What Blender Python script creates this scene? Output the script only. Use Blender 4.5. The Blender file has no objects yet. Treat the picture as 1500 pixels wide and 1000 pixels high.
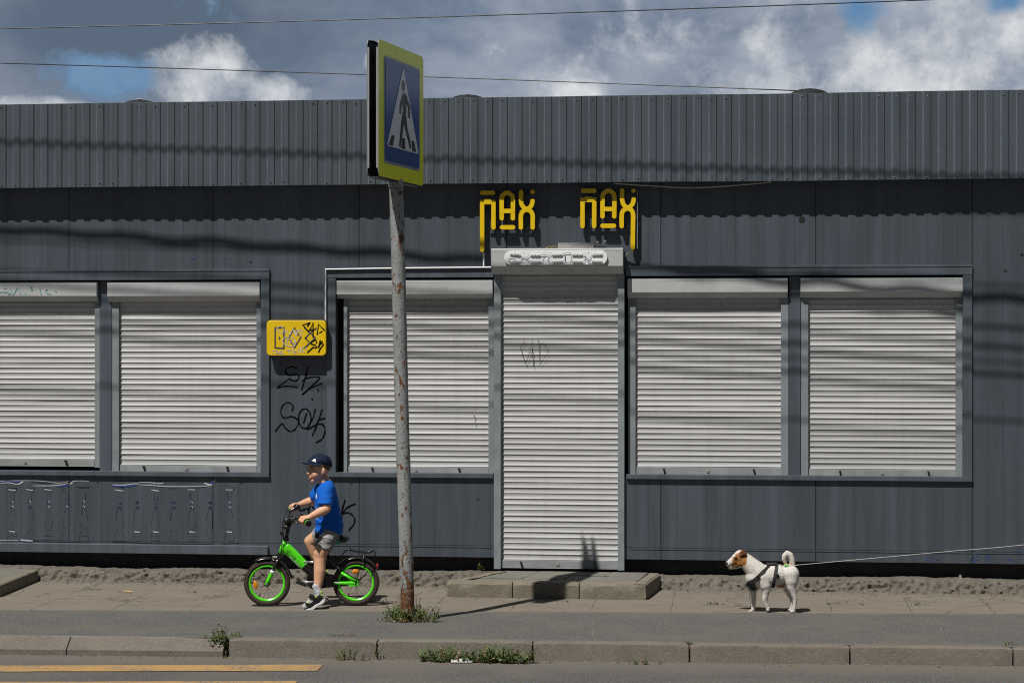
import bpy, bmesh, math, random
from mathutils import Vector, Matrix, noise
from mathutils.bvhtree import BVHTree
random.seed(7)
V = Vector
sc = bpy.context.scene
COL = sc.collection
R = math.radians

# ------------------------------------------------------------------ camera model (world metres)
F, EYE, TH = 2775.0, 1.92, R(6.33)
CAM = V((15*math.sin(TH), -15*math.cos(TH), EYE))
FWD = V((-math.sin(TH), math.cos(TH), 0)); RGT = V((math.cos(TH), math.sin(TH), 0)); UP = V((0, 0, 1))
SUN = V((.305, .52, -1.0)).normalized()

def ray(px, py): return FWD + RGT*((px-750)/F) + UP*((500-py)/F)
def W(px, py, y=0.0):
    d = ray(px, py); return CAM + d*((y-CAM.y)/d.y)
def G(px, py, z=0.0):
    d = ray(px, py); return CAM + d*((z-CAM.z)/d.z)
def PL(px, py, p0, n):
    d = ray(px, py); return CAM + d*((p0-CAM).dot(n)/d.dot(n))
def WX(px, y=0.0): return W(px, 500, y).x
def WZ(px, py, y=0.0): return W(px, py, y).z

# ------------------------------------------------------------------ object helpers
def tag(o, label=None, cat=None, group=None, kind=None):
    if label: o['label'] = label
    if cat: o['category'] = cat
    if group: o['group'] = group
    if kind: o['kind'] = kind
    return o
def thing(name, loc, label, cat, group=None):
    o = bpy.data.objects.new(name, None); COL.objects.link(o)
    o.location = loc; o.empty_display_size = .1
    return tag(o, label, cat, group)
def origin(o):
    p = V((0, 0, 0))
    while o: p = p + o.location; o = o.parent
    return p

def catmull(pts, n=6, closed=False):
    pts = [V(p) for p in pts]; out = []; m = len(pts)
    if m < 3: return pts
    for i in range(m if closed else m-1):
        if closed: a, b, c, d = pts[i-1], pts[i], pts[(i+1) % m], pts[(i+2) % m]
        else: a, b, c, d = pts[max(i-1, 0)], pts[i], pts[i+1], pts[min(i+2, m-1)]
        for k in range(n):
            t = k/n
            out.append(.5*((2*b)+(c-a)*t+(2*a-5*b+4*c-d)*t*t+(3*b-a-3*c+d)*t*t*t))
    if not closed: out.append(pts[-1])
    return out

class MB:
    def __init__(s): s.v = []; s.f = []; s.mi = []; s.cur = 0
    def add(s, vs, fs):
        b = len(s.v); s.v += [V(p) for p in vs]
        for f in fs: s.f.append([b+i for i in f]); s.mi.append(s.cur)
    def box(s, x0, x1, y0, y1, z0, z1):
        s.add([(x0,y0,z0),(x1,y0,z0),(x1,y1,z0),(x0,y1,z0),(x0,y0,z1),(x1,y0,z1),(x1,y1,z1),(x0,y1,z1)],
              [(0,3,2,1),(4,5,6,7),(0,1,5,4),(1,2,6,5),(2,3,7,6),(3,0,4,7)])
    def obox(s, c, ax, ay, az):
        c = V(c); P = [c+ax*i+ay*j+az*k for k in (-1,1) for j in (-1,1) for i in (-1,1)]
        s.add(P, [(0,2,3,1),(4,5,7,6),(0,1,5,4),(1,3,7,5),(3,2,6,7),(2,0,4,6)])
    def extrude(s, poly, d):
        """closed planar polygon (world points) pushed along d, capped"""
        poly = [V(p) for p in poly]; n = len(poly); d = V(d)
        s.add(poly+[p+d for p in poly], [list(range(n)), list(range(2*n-1, n-1, -1))]+[(i, i+n, (i+1) % n+n, (i+1) % n) for i in range(n)])
    def rings(s, rings, cap=True, closed=False):
        n = len(rings[0]); b = len(s.v); m = len(rings)
        vs = [p for r in rings for p in r]; fs = []
        for i in range(m if closed else m-1):
            j = (i+1) % m
            for k in range(n): fs.append((i*n+k, i*n+(k+1) % n, j*n+(k+1) % n, j*n+k))
        if cap and not closed: fs += [list(range(n-1, -1, -1)), [(m-1)*n+k for k in range(n)]]
        s.add(vs, fs)
    def tube(s, path, r, n=10, cap=True, flat=None, closed=False, up=None):
        path = [V(p) for p in path]; m = len(path)
        rr = r if isinstance(r, (list, tuple)) else [r]*m
        if len(rr) != m: rr = [rr[0]+(rr[-1]-rr[0])*i/(m-1) for i in range(m)]
        t0 = (path[1]-path[0]).normalized()
        u = V(up) if up is not None else (V((0,0,1)) if abs(t0.z) < .9 else V((1,0,0)))
        u = (u-t0*u.dot(t0)).normalized(); R_ = []
        for i in range(m):
            a = path[i-1] if (i > 0 or closed) else path[i]; c = path[(i+1) % m] if (i < m-1 or closed) else path[i]
            t = (c-a).normalized(); u = (u-t*u.dot(t)).normalized(); w = t.cross(u)
            fl = flat or 1
            R_.append([path[i]+(u*math.cos(2*math.pi*k/n)+w*fl*math.sin(2*math.pi*k/n))*rr[i] for k in range(n)])
        s.rings(R_, cap, closed)
    def ell(s, c, a, b, d, n=16, m=10):
        """ellipsoid with half-axis vectors a,b,d"""
        c = V(c); vs = [c+d]; fs = []
        for i in range(1, m):
            t = math.pi*i/m
            for k in range(n):
                p = 2*math.pi*k/n
                vs.append(c+d*math.cos(t)+(a*math.cos(p)+b*math.sin(p))*math.sin(t))
        vs.append(c-d); L = len(vs)-1
        for k in range(n):
            fs.append((0, 1+k, 1+(k+1) % n)); fs.append((L, L-n+(k+1) % n, L-n+k))
            for i in range(m-2): fs.append((1+i*n+k, 1+(i+1)*n+k, 1+(i+1)*n+(k+1) % n, 1+i*n+(k+1) % n))
        s.add(vs, fs)
    def ball(s, c, r, n=14, m=8): s.ell(c, V((r,0,0)), V((0,r,0)), V((0,0,r)), n, m)
    def cap(s, p, r, q, t, n=14):
        """tapered capsule"""
        s.tube([p, q], [r, t], n); s.ball(p, r, n); s.ball(q, t, n)
    def chain(s, pts, n=14):
        for (p, r), (q, t) in zip(pts[:-1], pts[1:]): s.cap(p, r, q, t, n)
    def strip(s, path, wv, th):
        """rectangular section strip: path, half width vector (or list), half thickness vectors derived"""
        path = [V(p) for p in path]; R_ = []
        for i, p in enumerate(path):
            t = (path[min(i+1, len(path)-1)]-path[max(i-1, 0)]).normalized()
            w = wv[i] if isinstance(wv, list) else wv
            nrm = t.cross(w).normalized()*th
            R_.append([p-w-nrm, p+w-nrm, p+w+nrm, p-w+nrm])
        s.rings(R_)
    def ribbon(s, path, w, nrm, closed=False, taper=False):
        """flat painted line in the plane with normal nrm; w full width (or list)"""
        path = [V(p) for p in path]; m = len(path); vs = []
        for i, p in enumerate(path):
            a = path[i-1] if (i > 0 or closed) else p; c = path[(i+1) % m] if (i < m-1 or closed) else p
            t = (c-a); t = t.normalized() if t.length > 1e-9 else V((1,0,0))
            side = t.cross(nrm).normalized(); ww = w[i] if isinstance(w, list) else w
            if taper: ww *= .35+.65*math.sin(math.pi*(i+.6)/(m+.2))**.5
            vs += [p-side*ww/2, p+side*ww/2]
        fs = [(2*i, 2*i+1, (2*i+3) % (2*m), (2*i+2) % (2*m)) for i in range(m if closed else m-1)]
        s.add(vs, fs)
    def disc(s, c, r, nrm, n=14):
        nrm = V(nrm).normalized(); u = nrm.orthogonal().normalized(); w = nrm.cross(u); c = V(c)
        s.add([c+u*r*math.cos(2*math.pi*k/n)+w*r*math.sin(2*math.pi*k/n) for k in range(n)], [list(range(n))])
    def mesh(s, name, loc):
        me = bpy.data.meshes.new(name)
        me.from_pydata([p-loc for p in s.v], [], s.f)
        if any(s.mi): me.polygons.foreach_set('material_index', s.mi)
        return me
    def build(s, name, mat, parent=None, loc=None, smooth=False, bevel=0, seg=2, remesh=0, iters=4, fix=True):
        loc = V(loc) if loc is not None else V((0,0,0))
        off = origin(parent) if parent is not None else V((0,0,0))
        me = s.mesh(name, off+loc)
        if fix and not remesh:
            bm = bmesh.new(); bm.from_mesh(me); bmesh.ops.recalc_face_normals(bm, faces=bm.faces); bm.to_mesh(me); bm.free()
        o = bpy.data.objects.new(name, me)
        if remesh or bevel:
            COL.objects.link(o)
            if remesh:
                m = o.modifiers.new('r', 'REMESH'); m.mode = 'VOXEL'; m.voxel_size = remesh
                if iters:
                    m = o.modifiers.new('s', 'SMOOTH'); m.factor = .5; m.iterations = iters
                smooth = True
            if bevel:
                m = o.modifiers.new('b', 'BEVEL'); m.width = bevel; m.segments = seg; m.limit_method = 'ANGLE'; m.angle_limit = R(35)
            dg = bpy.context.evaluated_depsgraph_get()
            me2 = bpy.data.meshes.new_from_object(o.evaluated_get(dg))
            o.modifiers.clear(); o.data = me2; bpy.data.meshes.remove(me); me = me2; me.name = name
        else: COL.objects.link(o)
        for mm in (mat if isinstance(mat, list) else [mat]): me.materials.append(mm)
        if smooth: me.polygons.foreach_set('use_smooth', [True]*len(me.polygons))
        if bevel and not smooth:
            me.polygons.foreach_set('use_smooth', [False]*len(me.polygons))
        o.location = loc
        if parent is not None: o.parent = parent
        return o

def smooth_by_angle(o, ang=40):
    me = o.data; me.polygons.foreach_set('use_smooth', [True]*len(me.polygons))
    bm = bmesh.new(); bm.from_mesh(me)
    for e in bm.edges:
        if len(e.link_faces) == 2 and e.calc_face_angle(0) > R(ang): e.smooth = False
    bm.to_mesh(me); bm.free()
    return o

# ------------------------------------------------------------------ materials
class NT:
    def __init__(s, name):
        s.m = bpy.data.materials.new(name); s.m.use_nodes = True; s.t = s.m.node_tree; s.n = s.t.nodes; s.l = s.t.links
        s.b = s.n['Principled BSDF']; s.geo = s.n.new('ShaderNodeNewGeometry'); s.pos = s.geo.outputs['Position']
    def node(s, typ, **k):
        n = s.n.new(typ)
        for a, b in k.items(): setattr(n, a, b)
        return n
    def map(s, scale=(1,1,1), rot=(0,0,0), loc=(0,0,0), src=None):
        n = s.node('ShaderNodeMapping'); n.inputs['Scale'].default_value = scale; n.inputs['Rotation'].default_value = rot; n.inputs['Location'].default_value = loc
        s.l.new(src or s.pos, n.inputs['Vector']); return n.outputs[0]
    def noise(s, scale, detail=4, rough=.55, vec=None, dist=0):
        n = s.node('ShaderNodeTexNoise'); n.inputs['Scale'].default_value = scale; n.inputs['Detail'].default_value = detail
        n.inputs['Roughness'].default_value = rough; n.inputs['Distortion'].default_value = dist
        s.l.new(vec or s.pos, n.inputs['Vector']); return n.outputs['Fac']
    def ramp(s, fac, stops):
        n = s.node('ShaderNodeValToRGB'); cr = n.color_ramp
        while len(cr.elements) < len(stops): cr.elements.new(.5)
        for e, (p, c) in zip(cr.elements, stops):
            e.position = p; e.color = (c, c, c, 1) if isinstance(c, (int, float)) else (*c, 1)
        s.l.new(fac, n.inputs[0]); return n.outputs[0]
    def mix(s, fac, a, b, mode='MIX'):
        n = s.node('ShaderNodeMix', data_type='RGBA', blend_type=mode)
        for sock, v in ((n.inputs[0], fac), (n.inputs[6], a), (n.inputs[7], b)):
            if hasattr(v, 'links'): s.l.new(v, sock)
            elif isinstance(v, (tuple, list)): sock.default_value = (*v, 1)
            else: sock.default_value = v
        return n.outputs[2]
    def math(s, op, a, b=0.0, c=0.0):
        n = s.node('ShaderNodeMath', operation=op)
        for sock, v in zip(n.inputs, (a, b, c)):
            if hasattr(v, 'links'): s.l.new(v, sock)
            else: sock.default_value = v
        return n.outputs[0]
    def bump(s, h, strength=.3, dist=.01, prev=None):
        n = s.node('ShaderNodeBump'); n.inputs['Strength'].default_value = strength; n.inputs['Distance'].default_value = dist
        s.l.new(h, n.inputs['Height'])
        if prev is not None: s.l.new(prev, n.inputs['Normal'])
        return n.outputs[0]
    def done(s, col=None, rough=None, nrm=None, metal=0, spec=None):
        for k, v in (('Base Color', col), ('Roughness', rough), ('Normal', nrm), ('Metallic', metal), ('Specular IOR Level', spec)):
            if v is None: continue
            i = s.b.inputs[k]
            if hasattr(v, 'links'): s.l.new(v, i)
            elif isinstance(v, (tuple, list)): i.default_value = (*v, 1)
            else: i.default_value = v
        return s.m
def sep(nt, vec=None):
    n = nt.node('ShaderNodeSeparateXYZ'); nt.l.new(vec or nt.pos, n.inputs[0]); return n.outputs

def basic(name, col, rough=.5, var=.15, scale=30, bump=.0, metal=0, spec=None, bdist=.004):
    t = NT(name); n = t.noise(scale, 5)
    lo = tuple(c*(1-var) for c in col); hi = tuple(min(1, c*(1+var)) for c in col)
    c = t.ramp(n, [(.3, lo), (.7, hi)])
    nr = t.bump(t.noise(scale*3, 4), bump, bdist) if bump else None
    return t.done(c, rough, nr, metal, spec)

M = {}
_p = (WX(444, -.14)-WX(8.5, -.14))/21
SEAM0 = WX(101)
FASC = (1/_p, -(WX(8.5, -.14))/_p)
def paint_metal(name, base, groove=False, streak=.22):
    t = NT(name)
    st = t.noise(1, 5, .6, t.map((9, 9, .55)))
    cl = t.noise(1.3, 4, .6)
    c = t.mix(t.ramp(st, [(.35, 0.), (.72, 1.)]), tuple(b*(1-streak) for b in base), tuple(b*(1+streak) for b in base))
    c = t.mix(t.math('MULTIPLY', t.ramp(cl, [(.45, 0.), (.75, 1.)]), .35), c, tuple(b*.72 for b in base))
    dust = t.noise(60, 3)
    c = t.mix(t.math('MULTIPLY', t.ramp(dust, [(.62, 0.), (.72, 1.)]), .25), c, (.16, .15, .14))
    nr = t.bump(t.noise(2.2, 3), .22, .02)
    if groove:
        px_ = sep(t); wn_ = t.node('ShaderNodeTexWhiteNoise', noise_dimensions='1D')
        t.l.new(t.math('FLOOR', t.math('DIVIDE', t.math('SUBTRACT', px_[0], SEAM0), 1.157)), wn_.inputs['W'])
        c = t.mix(t.math('MULTIPLY', wn_.outputs['Value'], .28), c, tuple(b*.62 for b in base))
        sp_ = t.ramp(t.math('ADD', t.math('MULTIPLY', px_[2], -1.9), t.math('MULTIPLY', st, .9)), [(.0, 0.), (.30, 1.)])
        c = t.mix(t.math('MULTIPLY', sp_, .38), c, (.095, .088, .078))
        drp = t.ramp(t.noise(1, 5, .7, t.map((16, 9, .35))), [(.56, 0.), (.74, 1.)])
        c = t.mix(t.math('MULTIPLY', drp, .4), c, tuple(b*1.55 for b in base))
    if groove:
        x = sep(t)[0]
        fr = t.math('FRACT', t.math('MULTIPLY', x, 1/.1135))
        g = t.math('LESS_THAN', t.math('ABSOLUTE', t.math('SUBTRACT', fr, .5)), .022)
        gm = t.math('MULTIPLY', g, -1.)
        nr = t.bump(gm, .5, .0015, nr)
        c = t.mix(t.math('MULTIPLY', g, .45), c, tuple(b*.45 for b in base))
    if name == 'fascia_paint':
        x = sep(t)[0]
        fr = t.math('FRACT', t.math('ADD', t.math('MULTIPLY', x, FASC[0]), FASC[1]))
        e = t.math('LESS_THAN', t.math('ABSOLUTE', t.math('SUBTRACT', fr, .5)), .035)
        c = t.mix(t.math('MULTIPLY', e, t.ramp(t.noise(14, 3), [(.3, .25), (.7, .8)])), c, tuple(b*2.1 for b in base))  # rib edges painted lighter in place of their sun highlight
    rg = t.ramp(cl, [(.3, .36), (.7, .52)])
    return t.done(c, rg, nr)
M['wall'] = paint_metal('wall_paint', (.065, .0795, .099), True)
M['trim'] = paint_metal('trim_paint', (.078, .096, .117))
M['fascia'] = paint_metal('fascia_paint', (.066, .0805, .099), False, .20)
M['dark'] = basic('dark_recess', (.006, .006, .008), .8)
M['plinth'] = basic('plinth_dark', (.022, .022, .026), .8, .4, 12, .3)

def shutter_mat():
    t = NT('shutter_aluminium')
    st = t.noise(1, 4, .6, t.map((1.2, 1, 24)))
    v = t.noise(1, 4, .6, t.map((12, 1, .8)))
    c = t.mix(t.ramp(st, [(.3, 0.), (.7, 1.)]), (.43, .432, .435), (.52, .521, .522))
    c = t.mix(t.math('MULTIPLY', t.ramp(v, [(.5, 0.), (.8, 1.)]), .35), c, (.36, .355, .345))
    sp = t.noise(70, 3)
    c = t.mix(t.math('MULTIPLY', t.ramp(sp, [(.66, 0.), (.72, 1.)]), .35), c, (.3, .28, .25))
    tn = t.node('ShaderNodeAttribute', attribute_name='tone')
    c = t.mix(tn.outputs['Fac'], c, t.mix(1.0, c, (.72, .72, .71), 'MULTIPLY'))
    z_ = sep(t)[2]
    gr = t.ramp(t.math('ADD', t.math('MULTIPLY', z_, -1.6), t.math('MULTIPLY', t.noise(7, 5, .65, t.map((1, 1, .5))), 1.0)), [(.05, 0.), (.45, 1.)])
    c = t.mix(t.math('MULTIPLY', gr, .45), c, (.24, .215, .18))
    ru = t.ramp(t.noise(5.5, 6, .7, t.map((2.2, 1, .5))), [(.70, 0.), (.76, 1.)])
    c = t.mix(t.math('MULTIPLY', ru, .35), c, (.22, .16, .11))
    return t.done(c, .42, t.bump(t.noise(3, 3), .25, .012))
M['slat'] = shutter_mat()
M['sbox'] = basic('shutter_box_paint', (.43, .445, .45), .42, .1, 5, .04)
M['rail'] = basic('guide_rail_grey', (.21, .235, .25), .42, .15, 8, .04)
M['black'] = basic('black_plastic', (.012, .012, .013), .35)
M['ink'] = basic('black_marker_ink', (.003, .003, .003), .95, .3, 40, spec=.05)
M['dull'] = basic('dull_white', (.42, .42, .40), .6, .15, 30)
M['barg'] = basic('bottom_bar_grey', (.26, .275, .28), .42, .15, 8, .04)
M['alu'] = basic('extruded_aluminium', (.46, .455, .44), .5, .1, 30)
M['white'] = basic('white_plastic', (.78, .78, .80), .4, .04)
M['grey'] = basic('grey_metal', (.38, .38, .37), .38, .12, 20, metal=.4)
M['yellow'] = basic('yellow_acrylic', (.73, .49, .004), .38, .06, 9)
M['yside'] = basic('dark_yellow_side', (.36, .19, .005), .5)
M['silver'] = basic('silver_marker', (.52, .50, .46), .4)
M['glyph'] = basic('glyph_grey', (.055, .055, .055), .5)
M['teal'] = basic('faded_teal_marker', (.14, .36, .34), .6)
M['scratch'] = basic('dark_residue', (.019, .022, .027), .9, spec=.1)
M['shred'] = basic('white_shred', (.46, .465, .49), .6, .25, 60)
M['bshred'] = basic('blue_shred', (.018, .05, .22), .7)
M['gold'] = basic('yellow_wire', (.40, .28, .05), .5)

def asphalt(name, base, dust, edge_fn=None, big=1.0):
    t = NT(name)
    sp = t.noise(140, 3, .7); md = t.noise(22, 4); bg = t.noise(1.6*big, 5, .6)
    c = t.ramp(sp, [(.34, tuple(b*.3 for b in base)), (.50, base), (.70, tuple(min(1, b*2.1) for b in base))])
    peb = t.node('ShaderNodeTexVoronoi'); peb.inputs['Scale'].default_value = 62; t.l.new(t.pos, peb.inputs['Vector'])
    c = t.mix(t.math('MULTIPLY', t.math('LESS_THAN', peb.outputs['Distance'], .25), .35), c, t.mix(.5, peb.outputs['Color'], tuple(b*1.6 for b in base)))
    c = t.mix(t.math('MULTIPLY', t.ramp(md, [(.4, 0.), (.7, 1.)]), .3), c, tuple(b*.75 for b in base))
    m = t.ramp(bg, [(.42, 0.), (.7, 1.)])
    c = t.mix(t.math('MULTIPLY', m, .55), c, dust)
    if edge_fn: c = edge_fn(t, c, dust, md)
    nr = t.bump(sp, .55, .006, t.bump(md, .25, .01))
    return t.done(c, .9, nr)

def concrete(name, base, bumpd=.008, stain=(.07, .065, .05)):
    t = NT(name)
    fine = t.noise(90, 4, .65); md = t.noise(9, 5, .6); bg = t.noise(2.1, 4)
    c = t.ramp(fine, [(.3, tuple(b*.6 for b in base)), (.55, base), (.8, tuple(b*1.35 for b in base))])
    c = t.mix(t.math('MULTIPLY', t.ramp(md, [(.45, 0.), (.72, 1.)]), .55), c, stain)
    c = t.mix(t.math('MULTIPLY', t.ramp(bg, [(.45, 0.), (.7, 1.)]), .3), c, tuple(b*1.25 for b in base))
    pit = t.node('ShaderNodeTexVoronoi'); pit.inputs['Scale'].default_value = 45; t.l.new(t.pos, pit.inputs['Vector'])
    h = t.math('ADD', t.math('MULTIPLY', md, .7), t.math('MULTIPLY', t.math('MINIMUM', pit.outputs['Distance'], .3), .8))
    nr = t.bump(h, .6, bumpd, t.bump(fine, .4, .003))
    return t.done(c, .92, nr)
# ================================================================== GROUND, ROAD, KERB
K0 = G(334, 935.5, .06); K1 = G(1484, 948, .06)
KD = (K1-K0).normalized(); KN = V((KD.y, -KD.x, 0))           # KN points to the road (towards the camera)
ROADZ = -.05
T0, T1 = G(0, 893), G(1500, 899); TD = (T1-T0).normalized()
def kl(t, o=0, z=0): p = K0+KD*t+KN*o; return V((p.x, p.y, z))
def tl(t, z=0): p = T0+TD*t; return V((p.x, p.y, z))

def road_edge(t, c, dust, md):
    # dirt washed up along the kerb foot
    d = t.node('ShaderNodeVectorMath', operation='DOT_PRODUCT'); t.l.new(t.pos, d.inputs[0]); d.inputs[1].default_value = KN
    dist = t.math('SUBTRACT', d.outputs['Value'], K0.dot(KN))
    k = t.math('ADD', t.math('MULTIPLY', dist, -2.4), t.math('MULTIPLY', md, .8))
    return t.mix(t.math('MULTIPLY', t.ramp(t.math('ADD', k, .85), [(.15, 0.), (.95, 1.)]), .85), c, dust)
M['road'] = asphalt('road_asphalt', (.076, .073, .069), (.128, .113, .093), road_edge)
def walk_edge(t, c, dust, md):
    d = t.node('ShaderNodeVectorMath', operation='DOT_PRODUCT'); t.l.new(t.pos, d.inputs[0]); d.inputs[1].default_value = KN
    dist = t.math('ADD', t.math('SUBTRACT', d.outputs['Value'], K0.dot(KN)), .1)
    k = t.math('ADD', t.math('MULTIPLY', dist, 3.2), md)
    c = t.mix(t.math('MULTIPLY', t.ramp(k, [(.1, 0.), (.75, 1.)]), .75), c, dust)
    d2 = t.node('ShaderNodeVectorMath', operation='DOT_PRODUCT'); t.l.new(t.pos, d2.inputs[0]); d2.inputs[1].default_value = V((TD.y, -TD.x, 0))
    e2 = t.math('SUBTRACT', d2.outputs['Value'], T0.dot(V((TD.y, -TD.x, 0))))
    k2 = t.math('ADD', t.math('MULTIPLY', t.math('ABSOLUTE', e2), -3.2), t.math('MULTIPLY', t.noise(3.5, 5, .65), 1.25))
    return t.mix(t.math('MULTIPLY', t.ramp(k2, [(.12, 0.), (.62, 1.)]), .7), c, dust)
M['walk'] = asphalt('sidewalk_asphalt', (.084, .082, .078), (.130, .116, .096), walk_edge, 1.4)
M['kerb'] = concrete('kerb_concrete', (.150, .132, .110), .010, (.088, .078, .062))
M['step'] = concrete('step_concrete', (.180, .160, .120), .012, (.080, .072, .048))
M['ledge'] = concrete('rough_concrete', (.125, .112, .092), .024, (.055, .047, .036))

def tile_mat():
    t = NT('paving_slabs')
    fine = t.noise(120, 4, .65); md = t.noise(7, 5, .6); bg = t.noise(1.3, 4)
    b = (.170, .148, .120)
    c = t.ramp(fine, [(.3, tuple(x*.72 for x in b)), (.55, b), (.8, tuple(x*1.25 for x in b))])
    c = t.mix(t.math('MULTIPLY', t.ramp(md, [(.45, 0.), (.75, 1.)]), .45), c, (.112, .092, .068))
    c = t.mix(t.math('MULTIPLY', t.ramp(bg, [(.4, 0.), (.7, 1.)]), .35), c, (.195, .173, .144))
    wob = t.noise(2.5, 3)
    x, y, z = sep(t)
    def line(coord, period, wid, amp, off):
        s = t.math('ADD', t.math('ADD', coord, off), t.math('MULTIPLY', wob, amp))
        f = t.math('FRACT', t.math('DIVIDE', s, period))
        return t.math('LESS_THAN', t.math('ABSOLUTE', t.math('SUBTRACT', f, .5)), t.math('MULTIPLY', t.ramp(t.noise(11, 4), [(.35, .2), (.7, 1.)]), wid/period))
    jx = line(x, .57, .006, .05, .11); jy = line(y, .41, .007, .05, .02)
    j = t.math('MAXIMUM', jx, jy)
    brk = t.ramp(t.noise(3.1, 3), [(.38, .15), (.55, 1.)])
    jm = t.math('MULTIPLY', t.math('MULTIPLY', j, brk), .9)
    c = t.mix(jm, c, (.055, .043, .030))
    # soil lying against the ledge at the wall foot
    k = t.math('ADD', t.math('MULTIPLY', y, 1.7), t.math('MULTIPLY', md, .9))
    c = t.mix(t.math('MULTIPLY', t.ramp(t.math('ADD', k, .55), [(.45, 0.), (.95, 1.)]), .7), c, (.092, .075, .056))
    # single cracks
    vo = t.node('ShaderNodeTexVoronoi', feature='DISTANCE_TO_EDGE'); vo.inputs['Scale'].default_value = .75
    wv = t.node('ShaderNodeVectorMath', operation='ADD'); nz = t.node('ShaderNodeTexNoise'); nz.inputs['Scale'].default_value = 2.2; nz.inputs['Detail'].default_value = 6
    t.l.new(t.pos, nz.inputs['Vector']); t.l.new(t.pos, wv.inputs[0]); t.l.new(nz.outputs['Color'], wv.inputs[1]); t.l.new(wv.outputs[0], vo.inputs['Vector'])
    cr = t.math('LESS_THAN', vo.outputs['Distance'], .007)
    c = t.mix(t.math('MULTIPLY', cr, .6), c, (.06, .045, .032))
    h = t.math('SUBTRACT', t.math('MULTIPLY', md, .5), t.math('MAXIMUM', jm, t.math('MULTIPLY', cr, .5)))
    nr = t.bump(h, .6, .012, t.bump(fine, .35, .003))
    return t.done(c, .93, nr)
M['tile'] = tile_mat()
M['soil'] = concrete('dry_soil', (.12, .095, .065), .012, (.06, .045, .03))

m = MB(); m.box(-130, 130, .3, 160, -.3, -.02)
tag(m.build('ground', M['soil']), kind='structure')
a, b = kl(-90, .02, ROADZ), kl(90, .02, ROADZ)
m = MB(); m.add([a, b, V((130, -110, ROADZ)), V((-130, -110, ROADZ))], [(0, 1, 2, 3)])
tag(m.build('road', M['road']), kind='structure')
m = MB(); N = 200
rows = []
for o, z in ((0, None), (1, .055)):
    pass
lo = [tl(-50+100*i/N, -.001+.004) for i in range(N+1)]; hi = [kl(-50+100*i/N, -.085 if i >= N//2 else -.109, .052) for i in range(N+1)]
mid = [lo[i].lerp(hi[i], .3)+V((0,0,.004)) for i in range(N+1)]
m.add(hi+mid+lo, [(i, i+1, N+2+i, N+1+i) for i in range(N)]+[(N+1+i, N+2+i, 2*N+3+i, 2*N+2+i) for i in range(N)])
m.add([p for p in lo]+[p+V((0,0,-.05)) for p in lo], [(i, i+1, N+2+i, N+1+i) for i in range(N)])
walk_o = tag(m.build('sidewalk', M['walk']), kind='structure')
walk_t = BVHTree.FromPolygons([v.co.copy() for v in walk_o.data.vertices], [list(p.vertices) for p in walk_o.data.polygons])
m = MB(); m.add([tl(-50, 0)-V((0,.02,0)), tl(50, 0)-V((0,.02,0)), V((50, .35, 0)), V((-50, .35, 0))], [(0, 1, 2, 3)])
tag(m.build('pavement', M['tile']), kind='structure')

# kerb stones (one structure, every stone a bevelled block with an open joint)
m = MB()
joints = [0.0]+[(G(px, 500+435.5+(px-334)*.0106, .06)-K0).dot(KD) for px in (552, 780, 1010, 1245, 1484)]
while joints[-1] < 34: joints.append(joints[-1]+1.09)
for i in range(len(joints)-1):
    t0, t1 = joints[i]+.006, joints[i+1]-.006
    dz = random.uniform(-.004, .003); do = random.uniform(-.005, .005)
    N = 14
    rings = []
    for k in range(N+1):
        t = t0+(t1-t0)*k/N
        pr = [(-.12, -.2), (-.12, .045), (-.105, .058), (-.015, .06), (-.004, .054), (0, .042), (.003, -.2)]
        e = .006 if k in (0, N) else 0
        rings.append([kl(t, o+do-e+.004*noise.noise((t*7, o*40, z*22)), z+dz-e+.003*noise.noise((t*9, 3+o*30, z*30))) for o, z in pr])
    m.rings(rings)
t = -.03
while t > -34:
    t1 = t-1.0
    rings = []
    for k in range(9):
        tt = t1+.004+(t-t1-.008)*k/8
        pr = [(-.12, -.2), (-.12, .048), (-.10, .052), (-.012, -.008), (0, -.018), (.003, -.2)]
        rings.append([kl(tt, o+.003*noise.noise((tt*7, o*40, z*22)), z+.002*noise.noise((tt*9, 3+o*30, z*30))) for o, z in pr])
    m.rings(rings); t = t1
tag(smooth_by_angle(m.build('kerb', M['kerb']), 30), kind='structure')
m = MB(); rg = [[kl(t, o, z) for o, z in ((-.13, -.3), (-.13, .043), (-.035, .043), (-.03, -.3))] for t in (0, 34)]
m.rings(rg); rg = [[kl(t, o, z) for o, z in ((-.13, -.3), (-.13, .040), (-.035, -.03), (-.03, -.3))] for t in (-34, -.02)]
m.rings(rg); tag(m.build('kerb_bedding', M['soil']), kind='structure')

# yellow crossing stripes painted on the road
def stripe_mat():
    t = NT('worn_yellow_paint')
    n = t.noise(55, 5, .7); n2 = t.noise(6, 4)
    w = t.ramp(t.math('ADD', t.math('MULTIPLY', n, .7), t.math('MULTIPLY', n2, .4)), [(.56, 0.), (.66, 1.)])
    c = t.mix(w, t.mix(n2, (.40, .235, .075), (.30, .19, .085)), (.13, .12, .105))
    return t.done(c, .85, t.bump(n, .4, .004))
M['stripe'] = stripe_mat()
def stripe(px_end, ya, yb, slant):
    z = ROADZ+.004
    a, b = G(px_end, ya, z), G(px_end-slant, yb, z)
    m = MB(); n = 24
    top = [a+(G(0, ya+1.5, z)-a)*(1.6*i/n) for i in range(n+1)]
    bot = [b+(G(0, yb+1.5, z)-b)*(1.6*i/n) for i in range(n+1)]
    J = lambda s: V((0, .012*noise.noise((s*3.1, ya, 0)), 0))
    m.add([p+J(i) for i, p in enumerate(top)]+[p+J(i+50) for i, p in enumerate(bot)], [(i, i+1, n+2+i, n+1+i) for i in range(n)])
    return m.build('road_marking', M['stripe'])
tag(stripe(474, 972.5, 981.5, 10), kind='structure')
tag(stripe(436, 996.5, 1006, 10), kind='structure')

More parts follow.
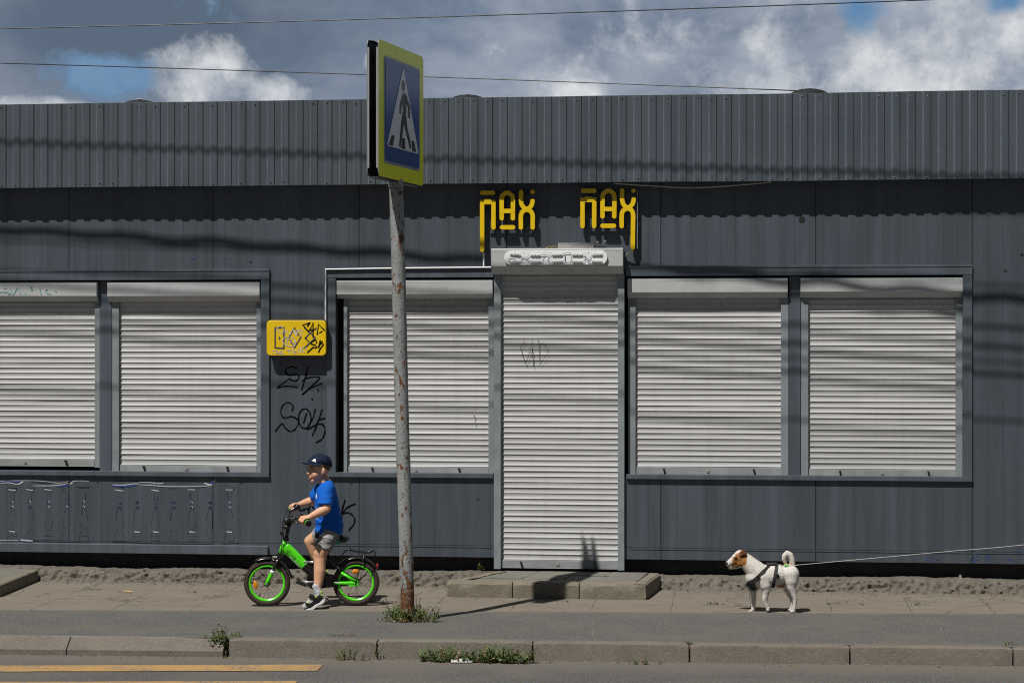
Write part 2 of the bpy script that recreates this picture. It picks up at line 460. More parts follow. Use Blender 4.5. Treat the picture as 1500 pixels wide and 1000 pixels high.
# sawn edge / crack lines in the asphalt
m = MB()
for pts in ([(1372, 900), (1371, 908), (1376, 914), (1379, 921), (1371, 929), (1367, 937)], [(871, 903), (868, 910), (871, 916), (867, 924), (868, 933)]):
    q = [G(px, py, .030+(py-915)*.0014) for px, py in pts]
    q = catmull(q, 7); q = [p+V((.016*noise.noise((p.x*9, p.y*30, 1))+.010*noise.noise((p.x*30, p.y*90, 1)), 0, 0)) for p in q]; e_ = []
    for p in q: e_.append(walk_t.ray_cast(V((p.x, p.y, 1)), V((0, 0, -1)))[0]+V((0, 0, .0012)))
    m.ribbon(e_, [.004+.010*abs(noise.noise((i*.8, 2, 2))) for i in range(len(e_))], V((0,0,1)), taper=True)
tag(m.build('pavement_crack', M['tile']), kind='structure')

# ================================================================== KIOSK
PB = WZ(1200, 822)               # lower edge of the wall panels
kiosk = thing('kiosk', V((0, 2.4, 0)), 'long dark grey metal clad kiosk with closed white roller shutters', 'kiosk')
FY = -.14
FB, FT = WZ(750, 268.3, FY), WZ(750, 142.5, FY)
XL, XR = -8.5, 7.5
# panels with openings
oL = (WX(-105), WX(388), WZ(200, 694), WZ(200, 407))
oM = (WX(486), WX(724), WZ(600, 696), WZ(600, 401))
oD = (WX(724), WX(914), -.1, WZ(820, 385))
oR = (WX(914), WX(1418), WZ(1170, 699), WZ(1170, 398))
seams = [WX(p) for p in (101, 312, 526, 742, 968, 1195, 1424)]
while seams[0] > XL: seams.insert(0, seams[0]-1.157)
while seams[-1] < XR: seams.append(seams[-1]+1.157)
lowz = WZ(1200, 805)
m = MB()
for i in range(len(seams)-1):
    a, b = seams[i]+.0028, seams[i+1]-.0028
    xs = sorted({a, b}|{x for o in (oL, oM, oD, oR) for x in o[:2] if a < x < b})
    for x0, x1 in zip(xs[:-1], xs[1:]):
        xm = (x0+x1)/2
        zs = sorted({PB, lowz, FT-.02}|{z for o in (oL, oM, oD, oR) if o[0] < xm < o[1] for z in o[2:] if z > PB})
        for z0, z1 in zip(zs[:-1], zs[1:]):
            zm = (z0+z1)/2
            if any(o[0] < xm < o[1] and o[2] < zm < o[3] for o in (oL, oM, oD, oR)): continue
            g0 = .003 if abs(z0-lowz) < 1e-6 else 0
            m.box(x0, x1, 0, .05, z0+g0, z1)
m.build('wall_panel', M['wall'], kiosk)
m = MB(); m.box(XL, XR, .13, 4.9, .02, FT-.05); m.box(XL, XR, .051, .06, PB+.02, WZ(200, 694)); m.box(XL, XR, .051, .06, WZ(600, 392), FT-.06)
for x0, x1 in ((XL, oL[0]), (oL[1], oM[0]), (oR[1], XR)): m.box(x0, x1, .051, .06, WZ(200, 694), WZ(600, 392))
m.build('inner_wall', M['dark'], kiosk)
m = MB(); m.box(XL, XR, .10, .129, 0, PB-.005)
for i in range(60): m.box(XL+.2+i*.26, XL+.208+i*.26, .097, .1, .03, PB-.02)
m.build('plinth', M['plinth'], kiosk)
m = MB(); m.box(XL, XR, FY+.03, 4.95, FT-.045, FT-.02); m.build('roof', M['trim'], kiosk)
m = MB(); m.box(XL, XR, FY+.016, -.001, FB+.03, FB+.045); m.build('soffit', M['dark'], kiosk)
for xx in ((XL-.05, XL), (XR, XR+.05)):
    m = MB(); m.box(xx[0], xx[1], 0, 4.9, .02, FT-.05); m.build('side_wall', M['wall'], kiosk)
m = MB(); m.box(XL, XR, 4.9, 4.95, .02, FT-.05); m.build('rear_wall', M['wall'], kiosk)

# corrugated fascia
pit = (WX(444, FY)-WX(8.5, FY))/21; xd = WX(8.5, FY)
prof = []
x = xd-pit*math.ceil((xd-XL)/pit)
while x < XR:
    prof += [(x-.0035, 0), (x+.0035, .008), (x+pit/2-.006, .008), (x+pit/2+.006, 0)]; x += pit
m = MB(); nz = 8
zz = [FB+(FT-FB)*i/nz for i in range(nz+1)]
dents = [(WX(1086, FY), WZ(1086, 203, FY)), (WX(1108, FY), WZ(1108, 212, FY))]
vs = []
for (x, d) in prof:
    for i, z in enumerate(zz):
        w = .004*noise.noise((x*1.3, z*2.5, 0))+.0025*noise.noise((x*6, 9, 0))
        vs.append((x, FY+d+w, z+(.006*noise.noise((x*.7, 4, 0)) if i in (0, nz) else 0)))
n1 = nz+1
m.add(vs, [(i*n1+k, (i+1)*n1+k, (i+1)*n1+k+1, i*n1+k+1) for i in range(len(prof)-1) for k in range(nz)])
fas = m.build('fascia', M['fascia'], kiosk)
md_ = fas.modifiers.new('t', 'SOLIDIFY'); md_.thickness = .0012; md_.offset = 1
m = MB()
for i in range(0, len(prof)-3, 4):
    X = prof[i][0]-pit/4
    if not -4.6 < X < 5: continue
    for z in (FB+.02, FT-.03):
        if random.random() < .75: m.ell((X+random.uniform(-.01, .01), FY-.001, z+random.uniform(-.008, .008)), V((.006,0,0)), V((0,.004,0)), V((0,0,.006)), 8, 5)
m.build('fascia_screws', M['black'], kiosk)
# bent drip strip on top of the fascia
m = MB(); path = [V((x, FY+.026, FT+.001+.006*noise.noise((x*.7, 4, 0))+.002*noise.noise((x*4, 1, 0)))) for x in [XL+i*.1 for i in range(int((XR-XL)/.1)+1)]]
m.strip(path, V((0, .010, 0)), .002); m.build('top_strip', M['grey'], kiosk)

# -------- window surrounds
def zz_(xc, py, y=-.025): return WZ(xc, py, y)
def surround(x0, x1, xi0, xi1, yt0, yt1, yb0, yb1, xc, right=True, left=True):
    y0, y1 = -.020, .10
    X0, X1 = WX(x0, y0), WX(x1, y0); I0, I1 = WX(xi0, y0), WX(xi1, y0)
    zt0, zt1, zb0, zb1 = [zz_(xc, p) for p in (yt0, yt1, yb0, yb1)]
    m = MB()
    m.box(X0, X1, y0, y1, zt1, zt0-.018); m.box(X0, X1, y0-.004, .02, zt0-.0175, zt0)
    m.box(X0+.002, X1-.002, y0-.006, y1, zb1, zb0)
    if left: m.box(X0+.001, I0, y0+.002, y1, zb0+.0005, zt1-.0005)
    if right: m.box(I1, X1-.001, y0+.002, y1, zb0+.0005, zt1-.0005)
    # screws
    n = int((X1-X0)/.45)
    for k in range(n): m.ell((X0+.2+k*.45, y0-.004, zt0-.009), V((.004,0,0)), V((0,.003,0)), V((0,0,.004)), 8, 5)
    return m.build('window_frame', M['trim'], kiosk, bevel=.0025, seg=1)
surround(-113, 394.4, -100, 382, 394.6, 410, 690.5, 696.8, 200)
surround(478.5, 722.5, 491.5, 723, 392.8, 406.5, 692.5, 699, 600, right=False)
surround(917, 1424.5, 918, 1411, 388.3, 403.2, 696.5, 703, 1170, left=False)
# posts between paired shutters
m = MB(); m.box(WX(146, .04), WX(163.5, .04), .038, .12, zz_(155, 690), zz_(155, 411)); m.build('window_post', M['trim'], kiosk)
m = MB(); m.box(WX(1156, .04), WX(1172.5, .04), .038, .12, zz_(1164, 697), zz_(1164, 404)); m.build('window_post', M['trim'], kiosk)

# -------- roller shutters
PITCH = .0438
def curtain(X0, X1, zb, zt, yb):
    m = MB(); pr = []; z = zb
    while z < zt:
        for t in (.035, .06, .16, .28, .42, .56, .70, .84, .94, .995):
            q = 1-t; d = PITCH*(-.38*q+.49*q*q)+(.0 if t > .04 else -.0012)
            pr.append((z+PITCH*t, yb-d))
        z += PITCH
    pr = [p for p in pr if p[0] <= zt]
    nx = 12; vs = []
    for k in range(nx+1):
        x = X0+(X1-X0)*k/nx
        for i, (zv, yv) in enumerate(pr):
            s = int((zv-zb)/PITCH)
            vs.append((x, yv+.0022*noise.noise((x*1.5, s*1.7, 3))+.003*noise.noise((x*2.1, zv*2.1, X0)), zv+.0022*noise.noise((x*.9, s*2.3, 8+X0))))
    n = len(pr)
    m.add(vs, [(k*n+i, (k+1)*n+i, (k+1)*n+i+1, k*n+i+1) for k in range(nx) for i in range(n-1)])
    return m
def shutter(name, bx, by, rails, bar, xc, y=.070, boxf=-.008, railf=.044, label=None, latches=(), lock=None, boxmat='sbox'):
    """bx: box px x-range, by: (top, front bottom, underside bottom), rails: (l0,l1,r0,r1), bar: (top,bottom)"""
    zb = WZ(xc, bar[1], y); zbt = WZ(xc, bar[0], y)
    S0, S1 = WX(rails[1], y)-.004, WX(rails[2], y)+.004
    ztop = WZ(xc, by[0], boxf)
    c = curtain(S0, S1, zbt, WZ(xc, by[1], y)+.01, y)
    o = smooth_by_angle(c.build(name, M['slat'], kiosk), 30)
    ta = o.data.attributes.new('tone', 'FLOAT', 'FACE'); tr = random.Random(int(S0*100)); tl_ = [tr.random()**1.6 for _ in range(90)]
    kz = origin(o).z
    for p in o.data.polygons: ta.data[p.index].value = tl_[max(0, min(89, int((p.center.z+kz-zbt-.001)/PITCH)))]
    if label: o['label'] = label
    m = MB(); X0, X1 = WX(bx[0], boxf), WX(bx[1], boxf)
    z1 = WZ(xc, by[1], boxf); dep = y-.01-boxf
    z2 = WZ(xc, by[2], boxf+dep*.55)
    m.extrude([V((X0, boxf, ztop-.006)), V((X0, boxf+.006, ztop)), V((X0, y+.03, ztop)), V((X0, y+.03, z2)), V((X0, boxf+dep*.55, z2)), V((X0, boxf, z1))], V((X1-X0, 0, 0)))
    m.extrude([V((X0-.0015, boxf-.0015, ztop-.024)), V((X0-.0015, boxf-.0015, ztop-.020)), V((X0-.0015, boxf+.01, ztop-.020)), V((X0-.0015, boxf+.01, ztop-.024))], V((X1-X0+.003, 0, 0)))
    m.build('shutter_box', M[boxmat], o, bevel=.002, seg=1)
    for a, b in ((rails[0], rails[1]), (rails[2], rails[3])):
        m = MB(); m.box(WX(a, railf), WX(b, railf), railf, y+.03, zb-.012, z2+.004)
        for q in (.12, .5, .88): m.ell(((WX(a, railf)+WX(b, railf))/2, railf, zb+(z2-zb)*q), V((.004,0,0)), V((0,.003,0)), V((0,0,.004)), 8, 5)
        m.build('guide_rail', M['rail'], o, bevel=.002, seg=1)
    m = MB(); m.box(S0+.002, S1-.002, y-.013, y+.005, zb, zbt-.002); m.box(S0+.002, S1-.002, y-.016, y+.004, zb-.006, zb-.0005)
    m.build('bottom_bar', M['barg'], o, bevel=.002, seg=1)
    for lx in latches:
        X = WX(lx, y); m = MB()
        m.tube([V((X, y-.013, (zb+zbt)/2+.012)), V((X, y-.045, (zb+zbt)/2+.014))], .008, 10); m.tube([V((X, y-.040, (zb+zbt)/2+.014)), V((X+.008, y-.030, zb+.002))], .005, 8)
        m.build('latch', M['black'], o, smooth=True)
    if lock:
        m = MB(); X = WX(lock, y); m.tube([V((X, y-.013, (zb+zbt)/2)), V((X, y-.018, (zb+zbt)/2))], .0145, 16); m.tube([V((X, y-.018, (zb+zbt)/2)), V((X, y-.020, (zb+zbt)/2))], .006, 10)
        m.build('lock', M['grey'], o)
    return o
shutter('window_shutter', (-82, 141.5), (412.7, 433.7, 441.5), (-78, -70, 138.7, 148), (671.7, 681.5), 70, latches=(98, -30), lock=38, label='white roller shutter with faint teal scribble on its box')
shutter('window_shutter', (157, 380.2), (412.2, 433.5, 442), (164, 174, 375.7, 382), (681, 690.2), 270, latches=(212, 334), lock=274)
shutter('window_shutter', (493, 721.5), (409.5, 431, 437), (503.5, 508.5, 715.5, 723.5), (683, 692.3), 600, latches=(546, 673), lock=610, label='white roller shutter left of the door, pole in front of it')
shutter('window_shutter', (919, 1154), (407, 428, 436.5), (920, 931, 1144, 1155), (683.5, 694.5), 1035, latches=(972.5, 1104), lock=1037)
shutter('window_shutter', (1172.7, 1410.5), (406, 427, 435.5), (1173.5, 1184, 1400, 1410.8), (687, 698), 1290, latches=(1230, 1359.5), lock=1292)
door = shutter('door_shutter', (719.5, 912.5), (363.5, 390, 401.5), (723.5, 733.5, 905, 914.5), (820, 831), 818, y=.005, boxf=-.122, railf=-.030, latches=(763.5, 872), lock=817, label='tall roller shutter closing the doorway above the concrete step')

# bottom flashing on the left, loose strip joints on the right
m = MB(); fx0, fx1 = WX(-240), WX(393)
zt, zb = WZ(200, 798, -.03), WZ(200, 810, -.03)
m.extrude([V((fx0, -.001, zt+.006)), V((fx0, -.022, zt)), V((fx0, -.024, zb)), V((fx0, -.020, zb)), V((fx0, -.001, zb+.004))], V((fx1-fx0, 0, 0)))
m.build('bottom_flashing', M['trim'], kiosk)
m = MB()
for a, b in ((WX(480), WX(720)), (WX(922), WX(1424)), (WX(1428), XR)):
    m.box(a, b, -.004, -.0008, lowz-.012, lowz-.007)
m.build('bottom_flashing', M['trim'], kiosk)
# old holes, screws and blue paint flecks
m = MB()
for px, py, r in ((1175, 322, .026), (1473, 397, .011), (1497, 373, .014), (1441, 372, .004), (1440, 378, .004), (367, 384, .010), (330, 379, .005), (120, 363, .004), (143, 706, .008), (515, 708, .008), (354, 707, .010), (500.5, 707, .005), (700, 731, .010), (968, 693, .004), (1123, 314, .006), (1410, 607, .006)):
    p = W(px, py, -.0012); m.disc(p, r, (0, -1, 0))
m.build('panel_hole', M['dark'], kiosk)
m = MB()
for px, py in ((1371, 824), (1361, 818), (1430, 815), (1425, 817), (1440, 818), (1427, 822), (1492, 812), (1475, 824), (280, 382)):
    for _ in range(3):
        p = W(px+random.uniform(-6, 6), min(820, py+random.uniform(-4, 3)), -.0014)
        m.ribbon([p, p+V((random.uniform(.005, .03), 0, random.uniform(-.012, .012)))], random.uniform(.003, .008), V((0,-1,0)))
m.build('paint_fleck', M['bshred'], kiosk)
m = MB(); p = W(1407, 836, -.05); m.obox(W(1407, 848, -.09), V((.009,0,.002)), V((0,.001,0)), V((-.004,0,.035))); m.build('loose_clip', M['grey'], kiosk)

# torn balustrade stickers below the left windows
dk, wh, bl = MB(), MB(), MB()
NY = V((0, -1, 0))
def pxl(pts, y=-.0015): return [W(a, b, y) for a, b in pts]
def bal(xc, cut=None, yo=0.0):
    j = lambda: random.uniform(-.4, .4)
    def add(mb, pts, w, **k):
        if cut is not None: pts = [p for p in pts if p[0] <= cut]
        if len(pts) < 2: return
        if mb is not dk: mb.ribbon(pxl(pts), w, NY, **k); return
        q = pxl(pts); fine = []
        for a, b in zip(q[:-1], q[1:]):
            n_ = max(1, int((b-a).length/.012)); fine += [a.lerp(b, j/n_) for j in range(n_)]
        fine.append(q[-1]); i = 0
        while i < len(fine)-1:                       # worn away in places
            L_ = random.randint(2, 7); seg = fine[i:i+L_+1]
            if len(seg) > 1 and random.random() < .66: mb.ribbon(seg, w*random.uniform(.5, 1.2), NY)
            i += L_
    y = lambda q: 690+q/7.6+yo
    sh = [(-7, 185), (-5, 225), (-2.5, 238), (-2, 330)]
    for s in (-1, 1):
        if random.random() < .85: add(dk, [(xc+s*-a, y(q)) for a, q in sh], random.uniform(.002, .005))
        add(dk, catmull([(xc+s*2.6, y(425), 0), (xc+s*4.6, y(490), 0), (xc+s*5.9, y(570), 0), (xc+s*4.2, y(625), 0), (xc+s*2, y(640), 0)], 4) and [(v.x, v.y) for v in catmull([V((xc+s*2.6, y(425), 0)), V((xc+s*4.6, y(490), 0)), V((xc+s*5.9, y(570), 0)), V((xc+s*4.2, y(625), 0)), V((xc+s*2, y(640), 0))], 4)], random.uniform(.0018, .0042))
        add(dk, [(xc+s*4, y(655)), (xc+s*6.5, y(715)), (xc+s*6.8, y(765))], random.uniform(.0015, .003))
    add(dk, [(xc-6.8, y(717)), (xc+6.8, y(720))], .002); add(dk, [(xc-7, y(765)), (xc+7, y(768))], .0025); add(dk, [(xc-4, y(655)), (xc+4, y(650))], .002)
    add(dk, [(xc-7, y(186)), (xc+7, y(184))], random.uniform(.003, .006))
    for q in (345, 400):
        k = random.random()
        pts = [(xc-2.5+j(), y(q+8)), (xc-.5+j(), y(q-8)), (xc+2+j(), y(q)), (xc+1.5+j(), y(q+18))]
        add(dk, pts, random.uniform(.006, .012), taper=True)
        if k < .55: add(wh, [(a-.6, b-1) for a, b in pts[1:]], .006, taper=True)
        if k > .3: add(bl, [(a+.5, b+1.2) for a, b in pts[:3]], .004, taper=True)
    if random.random() < .7: add(wh, [(xc-6, y(200)+j()), (xc+5, y(200+random.choice((-14, 0, 14))))], random.uniform(.006, .009), taper=True)
    if random.random() < .35: add(wh, [(xc-4, y(665)), (xc+4, y(672))], .010, taper=True)
for xc in (-8, 18, 44, 71): bal(xc)
bal(98, 101); bal(123)
for xc in (175, 201, 228, 255, 281): bal(xc, yo=.6)
bal(308, 311.5, .6); bal(336, None, .8)
def rail(pts, w, mb): mb.ribbon(catmull(pxl(pts), 5), w, NY, taper=True)
rail([(-20, 703), (0, 704), (30, 703.5), (60, 704), (85, 707), (100, 704.5)], .005, wh)
rail([(0, 708), (12, 706.5), (20, 708), (27, 709)], .007, wh); rail([(0, 705.4), (15, 704.6), (31, 705.5)], .010, bl); rail([(27, 709), (34, 705)], .012, wh)
rail([(45, 705), (62, 707), (80, 707), (100, 706.5)], .006, dk); rail([(48, 711), (75, 711), (90, 709.5), (100, 707.3)], .007, wh); rail([(85, 712), (95, 711), (101, 710.5)], .012, bl)
rail([(103, 709), (107, 705), (106, 708)], .012, wh); rail([(107, 704), (118, 703.5), (130, 704)], .008, wh); rail([(110, 713), (122, 712.5), (134, 713)], .003, dk)
rail([(164, 705), (190, 704), (220, 705), (250, 704)], .004, dk); rail([(164, 709.5), (180, 710), (198, 708), (204, 709)], .007, wh); rail([(164, 711), (185, 711.6), (200, 710)], .012, bl)
rail([(203, 706), (222, 706.5), (236, 708), (240, 706)], .007, wh); rail([(205, 709.5), (225, 710.5), (245, 712), (290, 712), (311, 710.5)], .007, wh); rail([(236, 711), (260, 712.5), (300, 713)], .008, dk)
rail([(299, 707), (306, 709.5), (311, 709.6)], .012, wh); rail([(306, 708), (312, 706)], .014, bl); rail([(311, 705), (316, 703.5)], .010, wh)
rail([(0, 790.5), (30, 791), (60, 792.5), (134, 794)], .005, dk); rail([(30, 790), (38, 791), (48, 792)], .012, wh); rail([(32, 792), (46, 793)], .006, bl); rail([(0, 791), (28, 791)], .005, wh)
rail([(163, 793), (190, 794), (240, 796), (310, 796.5)], .006, dk); rail([(326, 796), (350, 795)], .004, dk)
dk.build('sticker_residue', M['scratch'], kiosk, fix=False)
wh.build('torn_sticker', M['shred'], kiosk, fix=False); bl.build('torn_sticker', M['bshred'], kiosk, fix=False)
for o in list(kiosk.children):
    if o.name.startswith('torn_sticker'):
        for p in o.data.vertices: p.co.y -= .0012

# marker graffiti on the wall
def graffiti(strokes, to_px, w, y=-.0018, name='graffiti', mat='ink', parent=kiosk, sm=6):
    m = MB()
    for i, s in enumerate(strokes):
        q = [W(*to_px(a, b), y-.0002*i) for a, b in s]
        qq = catmull(q, sm) if sm else q
        m.ribbon(qq, [w*(.82+.55*noise.noise((j*.33, i*3.1, w*900))) for j in range(len(qq))], NY, closed=False)
        for e in (q[0], q[-1]): m.disc(e-V((0, .00008, 0)), w/2, NY, 10)
    return m.build(name, M[mat], parent, fix=False)
z5 = lambda a, b: (380+a/4.167, 440+b/4.167)
def circ(cx, cy, rx, ry, n=12): return [(cx+rx*math.cos(2*math.pi*k/n), cy+ry*math.sin(2*math.pi*k/n)) for k in range(n+1)]
graffiti([[(225, 412), (195, 404), (165, 418), (160, 440), (185, 455), (225, 450), (243, 466), (225, 488), (190, 484), (185, 474), (150, 500), (108, 532), (160, 522), (228, 528)],
          [(294, 405), (280, 470), (258, 543)], [(262, 490), (300, 470), (368, 470), (320, 520), (260, 575), (310, 535), (380, 506)], [(357, 543), (359, 547)], [(321, 600), (323, 604)]], z5, .0125)
graffiti([[(200, 672), (205, 645), (180, 622), (145, 638), (130, 680), (150, 715), (200, 708), (238, 735), (222, 780), (190, 797), (160, 780), (140, 752), (120, 768), (98, 796)],
          circ(277, 720, 38, 60), [(287, 690), (270, 745)], [(340, 665), (325, 720), (290, 783), (320, 772), (352, 752)], [(382, 668), (350, 760), (323, 822)],
          [(398, 718), (365, 728), (352, 752), (385, 755), (400, 790), (385, 840), (348, 864)]], z5, .0135)
zb = lambda a, b: (400+a/10.714, 720+b/10.714)
graffiti([[(650, 170), (605, 190), (568, 245), (560, 310), (570, 345), (540, 368), (490, 375), (440, 360)], [(408, 250), (425, 290), (470, 285), (525, 262), (556, 285), (565, 335)], [(620, 240), (640, 250), (670, 300)],
          [(1128, 135), (1095, 240), (1070, 335)], [(1286, 190), (1180, 235), (1070, 345)], [(1060, 368), (1110, 335), (1170, 325), (1230, 350), (1278, 420), (1268, 500), (1190, 600)]], zb, .0145)
zd = lambda a, b: (740+a/14.29, 480+b/14.29)
g = graffiti([[(410, 285), (320, 400)], [(320, 400), (370, 580), (430, 745)], [(430, 745), (490, 590), (575, 260)], [(500, 520), (590, 520)], [(575, 430), (580, 640), (597, 825)], [(690, 265), (712, 320), (715, 700)], [(770, 335), (830, 370), (880, 420)], [(925, 460), (850, 590), (715, 775)]], zd, .0045, y=-.0085, parent=door, sm=0)
zg = lambda a, b: (a/10, 395+b/10)
w0 = [o for o in kiosk.children if o.name == 'window_shutter'][0]
graffiti([[(0, 330), (60, 325), (140, 345), (150, 360), (120, 365)], [(55, 270), (95, 270)], [(145, 265), (160, 310), (190, 370), (225, 310), (270, 262), (300, 355)], [(440, 250), (475, 250), (470, 300), (450, 295), (455, 255)], [(580, 265), (590, 320), (600, 360)], [(690, 285), (670, 310), (690, 345), (735, 355)], [(800, 300), (825, 325)], [(360, 345), (365, 355)]], zg, .0075, y=-.0105, name='graffiti', mat='teal', parent=w0)
# stain drips on a shutter
m = MB(); m.ribbon(pxl([(695, 608), (695.5, 613)], .058), .008, NY, taper=True); m.ribbon(pxl([(695.6, 617), (696.5, 621)], .058), .006, NY, taper=True)
sh2 = [o for o in kiosk.children if o.name.startswith('window_shutter')][2]
m.build('rust_stain', basic('rust_drip', (.20, .05, .03), .7), sh2, fix=False)

# ledge of broken concrete at the wall foot
m = MB(); X0, X1, dx = -6.2, 6.2, .007; nx = int((X1-X0)/dx)
prf = [(-.225, -.014), (-.205, .004), (-.195, .012), (-.186, .021), (-.178, .031), (-.171, .041), (-.164, .051), (-.156, .060), (-.147, .069), (-.135, .077), (-.12, .083), (-.10, .087), (-.07, .088), (-.02, .088), (.04, .088), (.099, .088)]
vs = []
for i in range(nx+1):
    x = X0+i*dx; hh = 1+.22*noise.noise((x*1.1, 0, 2))+.12*noise.noise((x*5, 1, 7)); oy = .03*noise.noise((x*1.7, 5, 1))
    for j, (y, z) in enumerate(prf):
        p = V((x*14, y*17, z*17)); n_ = (1-2*abs(noise.noise(p)))*1.1-.5+.9*noise.noise(p*2.1+V((4, 4, 1)))+.4*noise.noise(p*3.9); n2 = noise.noise(p*.6+V((9, 2, 4)))
        k = 1.0 if 1 <= j <= 11 else .4
        vs.append((x+.006*n2, y+oy*(1-j/15)-.018*k*n_+.016*n2*k, max(-.02, z*hh+.011*k*n_)))
n = len(prf)
m.add(vs, [(i*n+j, (i+1)*n+j, (i+1)*n+j+1, i*n+j+1) for i in range(nx) for j in range(n-1)])
lg = m.build('foundation_ledge', M['ledge'], kiosk); smooth_by_angle(lg, 38)

# ================================================================== STEPS
def front_step():
    root = thing('door_step', G(808, 876), 'low concrete step with broken edges below the door shutter', 'step')
    zt = .120
    A = G(654, 874.5); B = G(946, 878); y0 = (A.y+B.y)/2; C = W(968, 840, -.12).x
    xs = [A.x, G(750, 876).x, G(848.5, 877).x, B.x]
    for i in range(3):
        a, b = xs[i]+.004, xs[i+1]-.004; m = MB(); n = 16; rg = []
        for k in range(n+1):
            x = a+(b-a)*k/n; e = .006 if k in (0, n) else 0
            rg.append([V((x, y0+o+e+.006*noise.noise((x*6, z*30, i)), z-e+.005*noise.noise((x*8, o*30, i+4)))) for o, z in ((0, -.05), (-.002, .05), (.002, .098), (.016, .116), (.05, zt), (.085, zt), (.085, -.05))])
        m.rings(rg); smooth_by_angle(m.build('kerb_stone', M['step'], root), 30)
    yb = -.035
    # right flank stones, splayed outwards to the wall
    m = MB(); p0 = V((B.x, y0, 0)); p1 = V((C, -.13, 0)); d = (p1-p0).normalized(); s = V((d.y, -d.x, 0)); rg = []
    for k in range(13):
        q = p0+(p1-p0)*k/12
        rg.append([q+s*o+V((0, 0, z+.004*noise.noise((k*.9, z*30, 2)))) for o, z in ((0, -.05), (.001, .06), (-.004, .104), (-.02, zt-.002), (-.085, zt-.001), (-.085, -.05))])
    m.rings(rg); smooth_by_angle(m.build('kerb_stone', M['step'], root), 30)
    m = MB(); p0 = V((A.x+.02, y0+.086, 0)); p1 = V((A.x+.30, -.1, 0)); d = (p1-p0).normalized(); s = V((d.y, -d.x, 0)); rg = []
    for k in range(13):
        q = p0+(p1-p0)*k/12
        rg.append([q+s*o+V((0, 0, z+.008*noise.noise((k*.9, z*30, 5)))) for o, z in ((.085, -.05), (.085, zt-.004), (.01, zt-.004), (-.012, zt-.02), (-.03, .05), (-.05, -.05))])
    m.rings(rg); m.build('kerb_stone', M['step'], root)
    # paving slabs on top
    m = MB(); y1 = y0+.092
    P = lambda x, y: V((x, y, 0))
    xl0, xl1, xr0, xr1 = A.x+.10, A.x+.36, B.x-.095, C-.10
    rows = 3; cols = 4
    for r in range(rows):
        for c in range(cols):
            f = lambda u, v: P((xl0+(xl1-xl0)*v)+((xr0+(xr1-xr0)*v)-(xl0+(xl1-xl0)*v))*u, y1+(yb-y1)*v)
            u0, u1, v0, v1 = (c+.006)/cols+(.03*(r % 2) if c else 0), (c+.992)/cols+(.03*(r % 2) if c < cols-1 else 0), (r+.02)/rows, (r+.985)/rows
            dz = random.uniform(-.010, .0)
            q = [f(u0, v0), f(u1, v0), f(u1, v1), f(u0, v1)]
            m.extrude([p+V((0, 0, zt-.006+dz+random.uniform(-.002, .002))) for p in q], V((0, 0, -.05)))
    m.build('step_slab', M['walkslab'], root, bevel=.004, seg=1)
    m = MB(); m.extrude([P(A.x+.04, y0+.08)+V((0,0,.095)), P(B.x-.03, y0+.08)+V((0,0,.095)), P(C-.05, .09)+V((0,0,.095)), P(A.x+.22, .09)+V((0,0,.095))], V((0, 0, -.12)))
    m.build('step_core', M['soil'], root)
    return root
M['walkslab'] = concrete('grey_slab', (.155, .150, .132), .008, (.075, .07, .052))
front_step()
root = thing('door_step', G(-60, 880), 'dark concrete step at the far left pavement edge by the wall', 'step')
p0 = G(-2, 874.5); p1 = W(56, 858.5, -.21); p1.z = 0
m = MB(); d = (p1-p0).normalized(); s = V((d.y, -d.x, 0)); rg = []
for k in range(15):
    q = p0+(p1-p0)*k/14
    rg.append([q+s*o+V((0, 0, z+.003*noise.noise((k*.9, z*30, 2)))) for o, z in ((0, -.05), (.001, .06), (-.004, .082), (-.014, .090), (-.09, .091), (-.09, -.05))])
m.rings(rg); smooth_by_angle(m.build('kerb_stone', M['step'], root), 30)
m = MB(); m.extrude([p0-s*.094+V((0,0,.086)), p1-s*.094+V((0,0,.086)), V((p1.x-.1, .05, .086)), V((p0.x-1.6, .05, .086)), V((p0.x-1.6, p0.y, .086))], V((0,0,-.1)))
m.build('step_slab', M['walkslab'], root)
m = MB(); m.box(p0.x-1.6, p0.x-.10, p0.y-.085, p0.y, -.05, .09); m.build('kerb_stone', M['step'], root)
